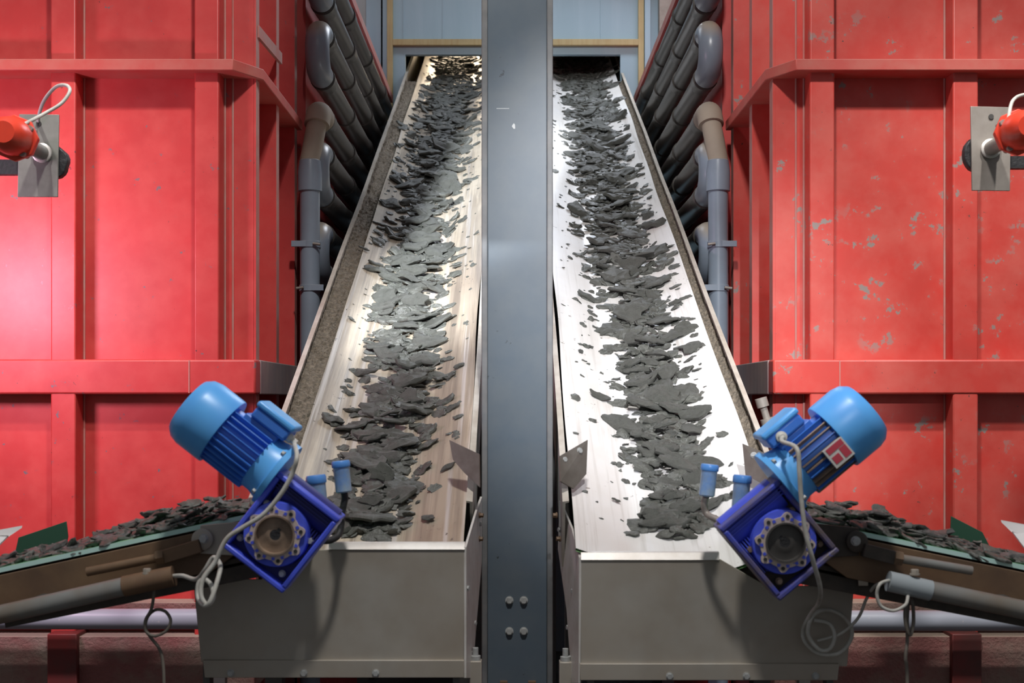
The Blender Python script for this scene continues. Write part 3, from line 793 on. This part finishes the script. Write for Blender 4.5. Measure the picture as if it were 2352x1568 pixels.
    mb = MB(); bx2(118, 216, 178, 206, dm - .055, dm + .055); tb = mb.build('terminal_box', M['blue'], root, bev=0.006)
    mb = MB(); bx2(114, 220, 206, 222, dm - .060, dm + .060); mb.build('terminal_lid', M['blue_light'], tb, bev=0.006)
    if not dirty:
        gl = MB().lathe([(r_(11), 0), (r_(11), r_(10)), (r_(8), r_(11)), (r_(7), r_(24))], q(118, 192, dm - 0.035), -A, 16).build('cable_gland', M['gland'], root)
    else:
        gl = MB().lathe([(r_(13), 0), (r_(13), r_(10)), (r_(9), r_(11)), (r_(7), r_(20))], q(150, 190, dm - 0.055), (0, -1, 0), 18).build('cable_gland', M['gland'], root)
        pl = [q(196, 58, -0.027), q(250, 58, -0.027), q(250, 108, -0.027), q(196, 108, -0.027)]
        np_ = MB().prism(pl, (0, 0.012, 0)).build('name_plate', M['white'], root)
        mb = MB()
        for aa, ab, ba, bb in ((202, 222, 66, 84), (228, 246, 64, 90), (202, 246, 92, 106)):
            mb.prism([q(aa, ba, -0.028), q(ab, ba, -0.028), q(ab, bb, -0.028), q(aa, bb, -0.028)], (0, 0.0012, 0))
        mb.build('name_plate_print', M['label_red'], np_)
    TX = IDENT
    return q


qm_l = gear_motor(False, 632, 1228, math.radians(38), 'clean blue gear motor slanting up left over the left steel box', False)
qm_r = gear_motor(True, 549, 1245, math.radians(40), 'mud caked blue gear motor with red and white nameplate', True)


def cable(name, pts, r, m, label, cat='cable', n=8):
    o = MB().tube(smoothpath(pts, 7), r, 10).build(name, m)
    return tag(o, label, cat)


Yk = 3.02
cable('power_cable', [qm_l(100, 192, 0.031), W(677, 1022, 3.10), W(682, 1048, Yk), W(672, 1085, Yk), W(648, 1130, Yk), W(606, 1180, Yk), W(556, 1212, Yk), W(520, 1238, Yk), W(494, 1290, Yk), W(466, 1330, Yk - .01),
                      W(462, 1368, Yk - .02), W(476, 1388, Yk - .02), W(490, 1372, Yk), W(486, 1345, Yk + .02), W(470, 1330, Yk + .03), W(456, 1340, Yk + .03), W(455, 1372, Yk + .02), W(470, 1390, Yk - .02), W(484, 1378, Yk - .03),
                      W(503, 1320, Yk), W(505, 1295, Yk + .03), W(490, 1280, Yk + .05), W(470, 1310, Yk + .06), W(450, 1330, Yk + .12), W(420, 1322, 3.2), W(396, 1323, 3.235)], 0.0055, M['cable'], 'grey cable looping from the left blue motor in a small coil')
cable('power_cable', [Vector((-v.x, v.y, v.z)) for v in [qm_r(150, 190, -0.015), qm_r(140, 186, -0.03)]] +
      [W(1830, 1030, 3.03), W(1836, 1080, 3.02), W(1840, 1140, 3.02), W(1850, 1220, 3.02), W(1868, 1290, 3.03), W(1884, 1350, 3.1), W(1880, 1385, 3.3), W(1862, 1410, 3.42), W(1845, 1445, 3.46), W(1850, 1475, 3.46), W(1880, 1500, 3.46), W(1925, 1500, 3.46), W(1952, 1472, 3.47),
       W(1955, 1440, 3.47), W(1930, 1410, 3.46), W(1895, 1400, 3.45), W(1866, 1415, 3.44), W(1856, 1455, 3.44), W(1880, 1490, 3.44), W(1905, 1490, 3.44), W(1917, 1460, 3.45), W(1905, 1432, 3.46), W(1870, 1424, 3.47)], 0.0055, M['cable'],
      'pale grey cable hanging from the right muddy motor into two big loops')
cable('sensor_cable', [W(1878, 1471, 3.47), W(1930, 1455, 3.45), W(1970, 1420, 3.42), W(1990, 1375, 3.38), W(2010, 1345, 3.3), W(2042, 1333, 3.24), W(2022, 1340, 3.2), W(2014, 1365, 3.2), W(2024, 1392, 3.2), W(2052, 1402, 3.2), W(2078, 1390, 3.2), W(2085, 1372, 3.22),
                       W(2086, 1340, 3.26)], 0.0042, M['cable'], 'thin grey cable curling below the tube of the right feed conveyor')
cable('hanging_cable', [W(355, 1335, 3.26), W(352, 1375, 3.26), W(347, 1400, 3.26), W(334, 1425, 3.26), W(336, 1450, 3.26), W(356, 1460, 3.26), W(382, 1448, 3.26), W(392, 1425, 3.26), W(380, 1404, 3.26), W(358, 1400, 3.27), W(340, 1415, 3.28), W(334, 1440, 3.28),
                        W(345, 1462, 3.28), W(365, 1488, 3.28), W(374, 1520, 3.28), W(377, 1600, 3.28), W(377, 1900, 3.28)], 0.004, M['cable_dark'], 'dark thin cable hanging in one loop under the left feed conveyor')
cable('hanging_cable', [W(2092, 1338, 3.26), W(2080, 1390, 3.25), W(2080, 1430, 3.25), W(2090, 1458, 3.25), W(2098, 1430, 3.26), W(2096, 1385, 3.26), W(2088, 1375, 3.27), W(2084, 1420, 3.27), W(2084, 1470, 3.27), W(2080, 1510, 3.26), W(2084, 1570, 3.26), W(2088, 1900, 3.26)], 0.0045, M['cable_dark'],
      'thin tied cable hanging straight down under the right feed conveyor')


# ------------------------------------------------------------------ grease cups
def cup(px, py0, py1, wpx, Y, lean, label, base):
    a = W(px, py1, Y); c = W(px + lean, py0, Y); ax = (c - a); L = ax.length; ax.normalize(); r = wpx * Y / F / 2
    root = thing('grease_cup', label, 'grease cup', a)
    MB().lathe([(r * 0.72, 0), (r * 0.86, 0.004), (r * 0.88, L * 0.8), (r * 0.9, L * 0.82)], a, ax, 28).build('cup_body', M['cup'], root)
    MB().lathe([(r * 0.96, L * 0.80), (r, L * 0.82), (r, L * 0.95), (r * 0.9, L), (r * 0.5, L)], a, ax, 28).build('cup_cap', M['cup_cap'], root)
    MB().tube(smoothpath([a + ax * 0.004] + [W(*p) for p in base], 6), 0.009, 12).build('grease_elbow', M['black'] if px < 1176 else M['plate_beige'], root)


cup(790, 1058, 1131, 43, 3.42, -8, 'blue grease cup standing free right of the left motor', [(792, 1145, 3.42), (786, 1175, 3.42), (782, 1215, 3.42), (770, 1235, 3.40), (740, 1240, 3.37), (700, 1205, 3.33)])
cup(735, 1091, 1185, 47, 3.36, -10, 'pale blue grease cup half hidden by the left gear housing', [(742, 1205, 3.35), (725, 1215, 3.34), (690, 1200, 3.33)])
cup(1623, 1066, 1140, 42, 3.42, 8, 'grey smeared blue grease cup on a bent pipe over the right belt', [(1618, 1155, 3.42), (1622, 1178, 3.42), (1640, 1190, 3.40), (1680, 1205, 3.37)])
cup(1698, 1091, 1178, 44, 3.36, 8, 'blue grease cup behind the green pulley end of the right motor', [(1702, 1195, 3.35), (1720, 1205, 3.34), (1740, 1210, 3.33)])


# ------------------------------------------------------------------ level sensors on the bin fronts
def sensor(mir, pl, hub, hs, label, plm, bar, lump, cab):
    global TX
    TX = IDENT if not mir else (lambda v: Vector((-v.x, v.y, v.z)))
    Y = 4.0
    c = W(hub[0], hub[1], Y)
    root = thing('level_sensor', label, 'sensor', c)
    P = [W(x, y, Y) for x, y in pl]
    po = MB().prism(P, (0, 0.008, 0)).build('mounting_plate', plm, root, bev=0.001)
    MB().lathe([(0.008, 0), (0.008, 0.003)], W((pl[0][0] + pl[1][0]) / 2, pl[0][1] + 22, Y), (0, -1, 0), 14).build('plate_hole', M['steel_dark'], po)
    h = W(hs[0], hs[1], 3.72)
    ax = (c - h).normalized()
    MB().tube([h, c], 0.0225, 22).build('shaft', M['plate_beige'] if mir else M['plate_grey'], root)
    MB().lathe([(0.024, -0.002), (0.030, -0.002), (0.030, -0.010), (0.024, -0.014)], c, (0, 1, 0), 24).build('weld_collar', M['steel_bright'], root)
    # octagonal flange and dome of the red housing
    MB().lathe([(0.03, 0.02), (0.062, 0.02), (0.066, 0.0), (0.066, -0.012), (0.05, -0.016)], h, ax, 8).build('housing_flange', M['bright_red'], root, bev=0.002)
    MB().lathe([(0.054, -0.012), (0.053, -0.06), (0.045, -0.10), (0.030, -0.118)], h, ax, 28).build('housing', M['bright_red'], root)
    ref = ax.cross(Vector((0, 0, 1))).normalized(); up = ref.cross(ax)
    for i in range(4):
        a = 0.5 + i * PI / 2
        MB().tube([h + (ref * math.cos(a) + up * math.sin(a)) * 0.052 + ax * 0.022, h + (ref * math.cos(a) + up * math.sin(a)) * 0.052 - ax * 0.03], 0.009, 10).build('clamp_bolt', M['plate_beige'], root)
    MB().tube(smoothpath([W(*p) for p in cab], 8), 0.0052, 10).build('sensor_lead', M['cable'], root)
    bo = MB().prism([W(*p, Y + 0.02) for p in bar], (0, 0.03, 0)).build('carrier_bar', M['black'], root)
    # rubber pad behind the plate, torn edge
    n = 26; lc, rx, rz = lump
    pts = []
    for i in range(n):
        a = 2 * PI * i / n
        k_ = 1 + 0.12 * noise.noise(Vector((math.cos(a) * 2.2, math.sin(a) * 2.2, 3.3 + rx)))
        pts.append(W(lc[0] + rx * k_ * math.cos(a), lc[1] + rz * k_ * math.sin(a), Y + 0.012))
    MB().prism(pts, (0, 0.03, 0)).build('rubber_pad', M['black'], root, bev=0.004)
    TX = IDENT


sensor(False, [(44, 262), (135, 263), (132, 452), (40, 452)], (98, 352), (36, 318), 'red level sensor on a grey plate before the left bin', M['plate_grey'],
       [(-900, 366), (60, 366), (60, 400), (-900, 400)], ((112, 372), 44, 42),
       [(18, 322, 3.70), (34, 312, 3.68), (46, 290, 3.68), (60, 283, 3.70), (100, 262, 3.78), (140, 238, 3.8), (160, 210, 3.82), (152, 196, 3.85), (128, 200, 3.88), (102, 230, 3.92), (90, 262, 3.97), (88, 285, 4.012)])
sensor(True, [(30, 246), (122, 244), (119, 437), (32, 438)], (78, 342), (16, 305), 'red level sensor on a beige plate before the right bin', M['plate_beige'],
       [(-900, 358), (52, 358), (52, 386), (-900, 386)], ((100, 352), 38, 42),
       [(2, 300, 3.66), (18, 292, 3.67), (34, 283, 3.68), (34, 262, 3.70), (26, 232, 3.75), (6, 219, 3.8), (-20, 222, 3.85), (-60, 260, 3.98)])

# ------------------------------------------------------------------ sludge
rnd = random.Random(11)


def flake_geo(seed, n=15):
    r0 = random.Random(seed)
    ph = r0.random() * 50
    rad = []
    asp = r0.uniform(0.42, 0.78)
    for i in range(n):
        a = 2 * PI * i / n
        rad.append(0.5 * (1 + 0.5 * noise.noise(Vector((math.cos(a) * 1.5, math.sin(a) * 1.5, ph))) + r0.uniform(-0.17, 0.13)))
    vs = []; th = r0.uniform(0.05, 0.095)
    bend = r0.uniform(-0.12, 0.2)
    sx, sy = r0.uniform(-0.25, 0.25), r0.uniform(-0.25, 0.25)

    def hz(x, y): return bend * (x * x) * 1.2 + 0.10 * noise.noise(Vector((x * 2.6, y * 2.6, ph + 9)))
    rings = [(0.74, -th), (0.97, -0.35 * th), (1.0, 0.3 * th), (0.9, 0.9 * th), (0.62, th * 1.05), (0.3, th * (1.15 + r0.random() * 0.5))]
    for k_, (f, h) in enumerate(rings):
        for i in range(n):
            a = 2 * PI * i / n
            rr = rad[i] * f * (1 + (r0.uniform(-0.09, 0.09) if k_ in (1, 3, 4) else 0))
            x, y = rr * math.cos(a), rr * math.sin(a) * asp
            if k_ > 3: x += sx * (1 - f) * 0.5; y += sy * (1 - f) * 0.5
            vs.append((x, y, h + hz(x, y) + r0.uniform(-0.022, 0.022)))
    nr = len(rings)
    vs.append((sx * 0.4, sy * 0.4, th * 1.2 + hz(0, 0))); top = len(vs) - 1
    vs.append((0, 0, -th * 0.9 + hz(0, 0))); bt = len(vs) - 1
    fs = []
    for k_ in range(nr - 1):
        for i in range(n):
            j = (i + 1) % n
            fs.append((k_ * n + i, k_ * n + j, (k_ + 1) * n + j, (k_ + 1) * n + i))
    for i in range(n):
        j = (i + 1) % n
        fs.append(((nr - 1) * n + i, (nr - 1) * n + j, top)); fs.append((j, i, bt))
    return [Vector(v) for v in vs], fs


GEO = [flake_geo(100 + i) for i in range(14)]
MESH = []
for i, (vs, fs) in enumerate(GEO):
    me = bpy.data.meshes.new('sludge_flake')
    me.from_pydata([tuple(v) for v in vs], [], fs)
    me.materials.append(M['sludge'])
    me.polygons.foreach_set('use_smooth', [True] * len(me.polygons)); me.set_sharp_from_angle(angle=math.radians(30)); me.update()
    MESH.append(me)

WET = []
for me in MESH:
    m2 = me.copy(); m2.materials.clear(); m2.materials.append(M['sludge_wet_sheen']); WET.append(m2)

STREAM = {
    -1: [(1245, 850, 75), (1200, 855, 85), (1100, 870, 85), (1000, 895, 110), (900, 925, 95), (800, 935, 100), (700, 945, 80), (600, 958, 80), (500, 972, 75), (400, 998, 75), (300, 1012, 72), (200, 1045, 55), (128, 1050, 48)],
    1: [(1262, 1540, 85), (1180, 1565, 80), (1100, 1560, 85), (1000, 1525, 105), (900, 1510, 90), (800, 1480, 100), (700, 1462, 90), (600, 1432, 85), (500, 1408, 75), (400, 1388, 66), (300, 1366, 56), (200, 1347, 56), (140, 1335, 60)]}


def stream(s, Y):
    py = -F * SL + HY + F * KB / Y
    T = STREAM[s]
    for (y0, c0, h0), (y1, c1, h1) in zip(T, T[1:]):
        if y1 <= py <= y0 or (py > T[0][0]):
            f = min(1, max(0, (y0 - py) / (y0 - y1)))
            return ((c0 + (c1 - c0) * f - CX) * Y / F - CONV[s]['xc']), (h0 + (h1 - h0) * f) * Y / F
    return ((T[-1][1] - CX) * Y / F - CONV[s]['xc']), T[-1][2] * Y / F


Rb = Matrix.Rotation(TH, 3, 'X')


def flake_matrix(s, u, Y, size, lift, tilt=0.3, asp=1.0):
    rz = rnd.gauss(0, 0.35) + (PI if rnd.random() < .5 else 0)
    R = Rb @ Matrix.Rotation(rnd.gauss(0.06, tilt), 3, 'X') @ Matrix.Rotation(rnd.gauss(0, tilt * 0.7) + (0.38 if u > 0.13 else -0.38 if u < -0.13 else 0) * -1, 3, 'Y') @ Matrix.Rotation(rz, 3, 'Z')
    p = bp(s, u, Y, wing(u) + lift)
    S = Matrix.Diagonal(Vector((size, size * asp, size * rnd.uniform(0.8, 1.25))))
    return Matrix.Translation(p) @ (R @ S).to_4x4()


LBL = {-1: ('dark grey sludge flake in the crowded stream on the left belt', 'sludge flakes on the left belt'),
       1: ('dark grey sludge flake in the crowded stream on the right belt', 'sludge flakes on the right belt')}


def put_flake(mtx, label, group, var=None, pool=None):
    me = (pool or MESH)[rnd.randrange(14) if var is None else var]
    o = bpy.data.objects.new('sludge_flake', me)
    COL.objects.link(o); o.matrix_world = mtx
    return tag(o, label, 'sludge', group)


for s in (-1, 1):
    for i in range(112):
        f = (i + rnd.random()) / 112
        Y = 3.70 + 4.7 * f ** 1.15
        uc, hw = stream(s, Y)
        u = uc + max(-1.05, min(1.05, rnd.gauss(0, 0.5))) * hw
        size = rnd.choice((0.075, 0.09, 0.10, 0.115, 0.13, 0.15)) * rnd.uniform(0.9, 1.1)
        d = 1 - abs(u - uc) / (hw * 1.15)
        put_flake(flake_matrix(s, u, Y, size, 0.012 + 0.035 * max(0, d) * rnd.random(), 0.26), *LBL[s])

LONE = [(-1, 1040, 963, 0.055, 'oval sludge flake alone on the right wing of the left belt'),
        (-1, 838, 593, 0.045, 'small sludge flake alone on the tan left wing of the left belt'),
        (-1, 1055, 869, 0.045, 'sludge lump alone above the oval flake on the left belt'),
        (-1, 1030, 1101, 0.05, 'sludge flake below the deflector plate of the left belt'),
        (-1, 765, 977, 0.085, 'long sludge flake poking out left of the stream on the left belt'),
        (1, 1377, 925, 0.075, 'thick sludge flake lying alone left of the stream on the right belt'),
        (1, 1333, 828, 0.03, 'round sludge lump on the white belt near the post on the right'),
        (1, 1353, 810, 0.028, 'sludge crumb just above the round lump on the right belt'),
        (1, 1345, 693, 0.085, 'slim sludge flake reaching out toward the post on the right belt'),
        (1, 1549, 712, 0.06, 'dark purple grey sludge flake right of the stream on the right belt'),
        (1, 1413, 1161, 0.028, 'tiny sludge lump alone on the white foot of the right belt'),
        (1, 1430, 985, 0.16, 'biggest flat pale grey sludge flake on the right belt'),
        (-1, 985, 1210, 0.045, 'small sludge flake near the front lip of the left belt')]
for i, (s, px, py, size, lab) in enumerate(LONE):
    u, Y = belt_at(s, px, py)
    rnd.seed(900 + i)
    put_flake(flake_matrix(s, u, Y - wing(u) * 0.3, size, 0.006 + size * 0.06, 0.05, 0.9), lab, LBL[s][1], i % 14)
rnd.seed(33)


def baked(dst, mtx, g):
    vs, fs = GEO[g]
    dst.add([mtx @ v for v in vs], fs)


# the many smaller flakes between and under the big ones
mb = MB()
for s in (-1, 1):
    for i in range(1500):
        f = rnd.random()
        Y = 3.66 + 6.5 * f
        uc, hw = stream(s, Y)
        u = uc + max(-1.2, min(1.2, rnd.gauss(0, 0.5))) * hw
        size = rnd.uniform(0.035, 0.085)
        if Y > 8: size *= 1.25
        d = max(0, 1 - abs(u - uc) / (hw * 1.1))
        baked(mb, flake_matrix(s, u, Y, size, 0.004 + 0.018 * d * rnd.random(), 0.3), rnd.randrange(14))
def feed_fill(mir, qf):
    th = math.atan(0.216 if not mir else 0.207)
    for i in range(420):
        t_ = -0.95 + 0.98 * rnd.random()
        Y = rnd.uniform(3.35, 3.66)
        pk = 0.060 * max(0.15, min(1, (t_ + 0.62) / 0.3)) * (1 if t_ < -0.15 else 0.6)
        p = qf(t_, 0.060 + pk * rnd.random() * (1 - abs(Y - 3.52) / 0.2), Y)
        z = rnd.uniform(0.035, 0.08)
        R = Matrix.Rotation(-th, 3, 'Y') @ Matrix.Rotation(rnd.gauss(0, 0.25), 3, 'X') @ Matrix.Rotation(rnd.gauss(0, 0.2), 3, 'Y') @ Matrix.Rotation(rnd.gauss(0, 0.6), 3, 'Z')
        m_ = Matrix.Translation(p) @ (R @ Matrix.Diagonal(Vector((z, z, z)))).to_4x4()
        if mir: m_ = Matrix.Diagonal(Vector((-1, 1, 1, 1))) @ m_
        baked(mb, m_, rnd.randrange(14))


feed_fill(False, q_l); feed_fill(True, q_r)
tag(mb.build('sludge_flakes', M['sludge']), 'small grey sludge flakes filling the streams between the bigger flakes on all four belts', 'sludge', kind='stuff')
mb = MB()
for s in (-1, 1):
    for i in range(900):
        Y = 3.7 + 6.0 * rnd.random()
        uc, hw = stream(s, Y)
        u = uc + rnd.gauss(0, 1.15) * hw
        lo, hi = CONV[s]['ul'] + 0.02, CONV[s]['ur'] - 0.03
        if not lo < u < hi: continue
        size = rnd.choice((0.008, 0.010, 0.012, 0.012, 0.015, 0.018, 0.024, 0.032))
        baked(mb, flake_matrix(s, u, Y, size * 1.2, size * 0.12, 0.3, 1.3), rnd.randrange(14))
tag(mb.build('sludge_crumbs', M['sludge']), 'tiny dark sludge crumbs scattered over both pale belts', 'sludge', kind='stuff')

# flakes riding on the feed belts
for mir, qf, lab, grp in ((False, q_l, 'wet sludge flake heaped on the left feed conveyor', 'sludge flakes on the left feed conveyor'), (True, q_r, 'wet sludge flake heaped on the right feed conveyor', 'sludge flakes on the right feed conveyor')):
    th = math.atan(0.216 if not mir else 0.207)
    for i in range(30):
        t_ = -0.85 + 0.90 * (i + rnd.random()) / 30
        Y = rnd.uniform(3.39, 3.63)
        pk = 0.055 * max(0.12, min(1, (t_ + 0.62) / 0.3)) * (1 if t_ < -0.15 else 0.6)
        hgt = 0.062 + pk * rnd.random() * (1 - abs(Y - 3.52) / 0.2)
        p = qf(t_, hgt, Y)
        size = rnd.uniform(0.07, 0.13)
        R = Matrix.Rotation(-th, 3, 'Y') @ Matrix.Rotation(rnd.gauss(0, 0.18), 3, 'X') @ Matrix.Rotation(rnd.gauss(0, 0.15), 3, 'Y') @ Matrix.Rotation(rnd.gauss(0, 0.5), 3, 'Z')
        mtx = Matrix.Translation(p) @ (R @ Matrix.Diagonal(Vector((size, size, size)))).to_4x4()
        if mir: mtx = Matrix.Diagonal(Vector((-1, 1, 1, 1))) @ mtx @ Matrix.Diagonal(Vector((1, -1, 1, 1)))
        put_flake(mtx, lab, grp, None, WET)

# ------------------------------------------------------------------ light
def area(name, loc, target, size, energy, col, sy=None, spread=None):
    l = bpy.data.lights.new(name, 'AREA'); l.energy = energy; l.color = col; l.size = size
    if sy: l.shape = 'RECTANGLE'; l.size_y = sy
    if spread: l.spread = spread
    o = bpy.data.objects.new(name, l); COL.objects.link(o); o.location = loc
    o.rotation_euler = (Vector(target) - Vector(loc)).to_track_quat('-Z', 'Y').to_euler()
    return o


def spot(name, loc, target, deg, energy, col, r=0.05, blend=0.4):
    l = bpy.data.lights.new(name, 'SPOT'); l.energy = energy; l.color = col
    l.spot_size = math.radians(deg); l.spot_blend = blend; l.shadow_soft_size = r
    o = bpy.data.objects.new(name, l); COL.objects.link(o); o.location = loc
    o.rotation_euler = (Vector(target) - Vector(loc)).to_track_quat('-Z', 'Y').to_euler()


area('hall_lamp', (0.08, 1.6, H + 4.0), (0.05, 5.5, H - 0.2), 0.3, 118, (1.0, 0.97, 0.94))
area('rear_left_sheen_light', (-1.0, 8.3, H + 3.6), (-0.45, 5.5, H + 0.6), 0.7, 9, (0.80, 0.88, 1.0), 1.0)  # unseen light added for a bluish sheen on the left belt
area('rear_right_sheen_light', (0.95, 8.3, H + 3.6), (0.45, 5.5, H + 0.6), 0.9, 40, (0.84, 0.90, 1.0), 1.2)  # unseen light added for a bluish sheen on the right belt
spot('left_belt_flood', (-1.235, -3.0, H + 3.2), (-0.32, 6.2, H + 0.85), 16, 9000, (0.90, 0.95, 1.0), 0.05, 0.6)
spot('right_belt_flood', (0.35, -3.0, H + 3.2), (0.56, 4.8, H + 0.06), 14.5, 2300, (0.95, 0.96, 1.0), 0.06, 1.0)
spot('left_bin_flood', (-1.5, 2.95, H + 2.9), (-2.0, 4.9, H - 0.5), 54, 180, (1.0, 0.97, 0.96), 0.06, 1.0)
spot('right_bin_flood', (1.5, 2.95, H + 2.9), (2.0, 4.9, H - 0.5), 54, 265, (1.0, 0.97, 0.94), 0.06, 1.0)
area('left_pink_light', (-2.2, 3.85, H + 0.50), (-1.95, 4.9, H + 0.36), 0.25, 16, (1.0, 0.62, 0.86))  # unseen pink light added for the hot spot on the left bin
area('rear_room_lamp', (-0.4, 10.25, H + 2.94), (-0.4, 9.8, H + 2.4), 0.25, 5, (1.0, 0.80, 0.56))
# steel duct added unseen in front of the left flood to shape its shadow
t = thing('left_flood_blocker', 'steel duct added unseen above the frame to shade the left belt', 'blocker', (-0.92, 1.5, H + 1.9))
MB().box((-0.99, 1.45, H + 1.94), (-0.85, 1.55, H + 3.6)).build('band_blocker', M['steel_dark'], t, bev=0.004)
MB().box((-1.6, 1.45, H + 1.3), (-0.895, 1.55, H + 2.17)).build('wing_blocker', M['steel_dark'], t, bev=0.004)
MB().box((-1.6, 1.45, H + 2.17), (-1.0, 1.55, H + 3.0)).build('bin_blocker', M['steel_dark'], t, bev=0.004)
MB().box((-0.56, 1.45, H + 1.5), (-0.18, 1.55, H + 3.6)).build('post_blocker', M['steel_dark'], t, bev=0.004)
MB().box((-1.6, 1.45, H + 3.5), (-0.18, 1.55, H + 3.6)).build('blocker_cross_bar', M['steel_dark'], t, bev=0.004)
w = bpy.data.worlds.new('World'); bpy.context.scene.world = w; w.use_nodes = True
bg = w.node_tree.nodes['Background']; bg.inputs[0].default_value = (0.80, 0.84, 0.90, 1); bg.inputs[1].default_value = 0.19

t = thing('hall_lamp_shield', 'grey steel board added unseen overhead to keep the hall lamp off the left belt', 'shield', (-0.15, 3.0, H + 2.95))  # unseen sheet added to block the hall lamp from the left belt
MB().box((-0.33, 2.99, H + 2.93), (0.0, 3.01, H + 3.75)).build('shield_sheet', M['steel_dark'], t, bev=0.002)
for x in (-0.3, -0.03):
    MB().tube([(x, 3.0, H + 3.75), (x, 3.0, 6.5)], 0.006, 8).build('hanger_rod', M['steel_dark'], t)

# ------------------------------------------------------------------ camera
cam = bpy.data.cameras.new('Camera'); co = bpy.data.objects.new('Camera', cam); COL.objects.link(co)
co.location = (0, 0, H); co.rotation_euler = (PI / 2, 0, 0)
cam.sensor_width = 36; cam.sensor_fit = 'HORIZONTAL'; cam.lens = 36 * F / 2352
cam.shift_x = 0; cam.shift_y = (HY - 784) / 2352
cam.clip_end = 100
cam.dof.use_dof = True; cam.dof.focus_distance = 5.2; cam.dof.aperture_fstop = 5.0
sc = bpy.context.scene
sc.camera = co
sc.view_settings.view_transform = 'Standard'; sc.view_settings.look = 'None'
sc.view_settings.exposure = 0.3; sc.view_settings.gamma = 1.0
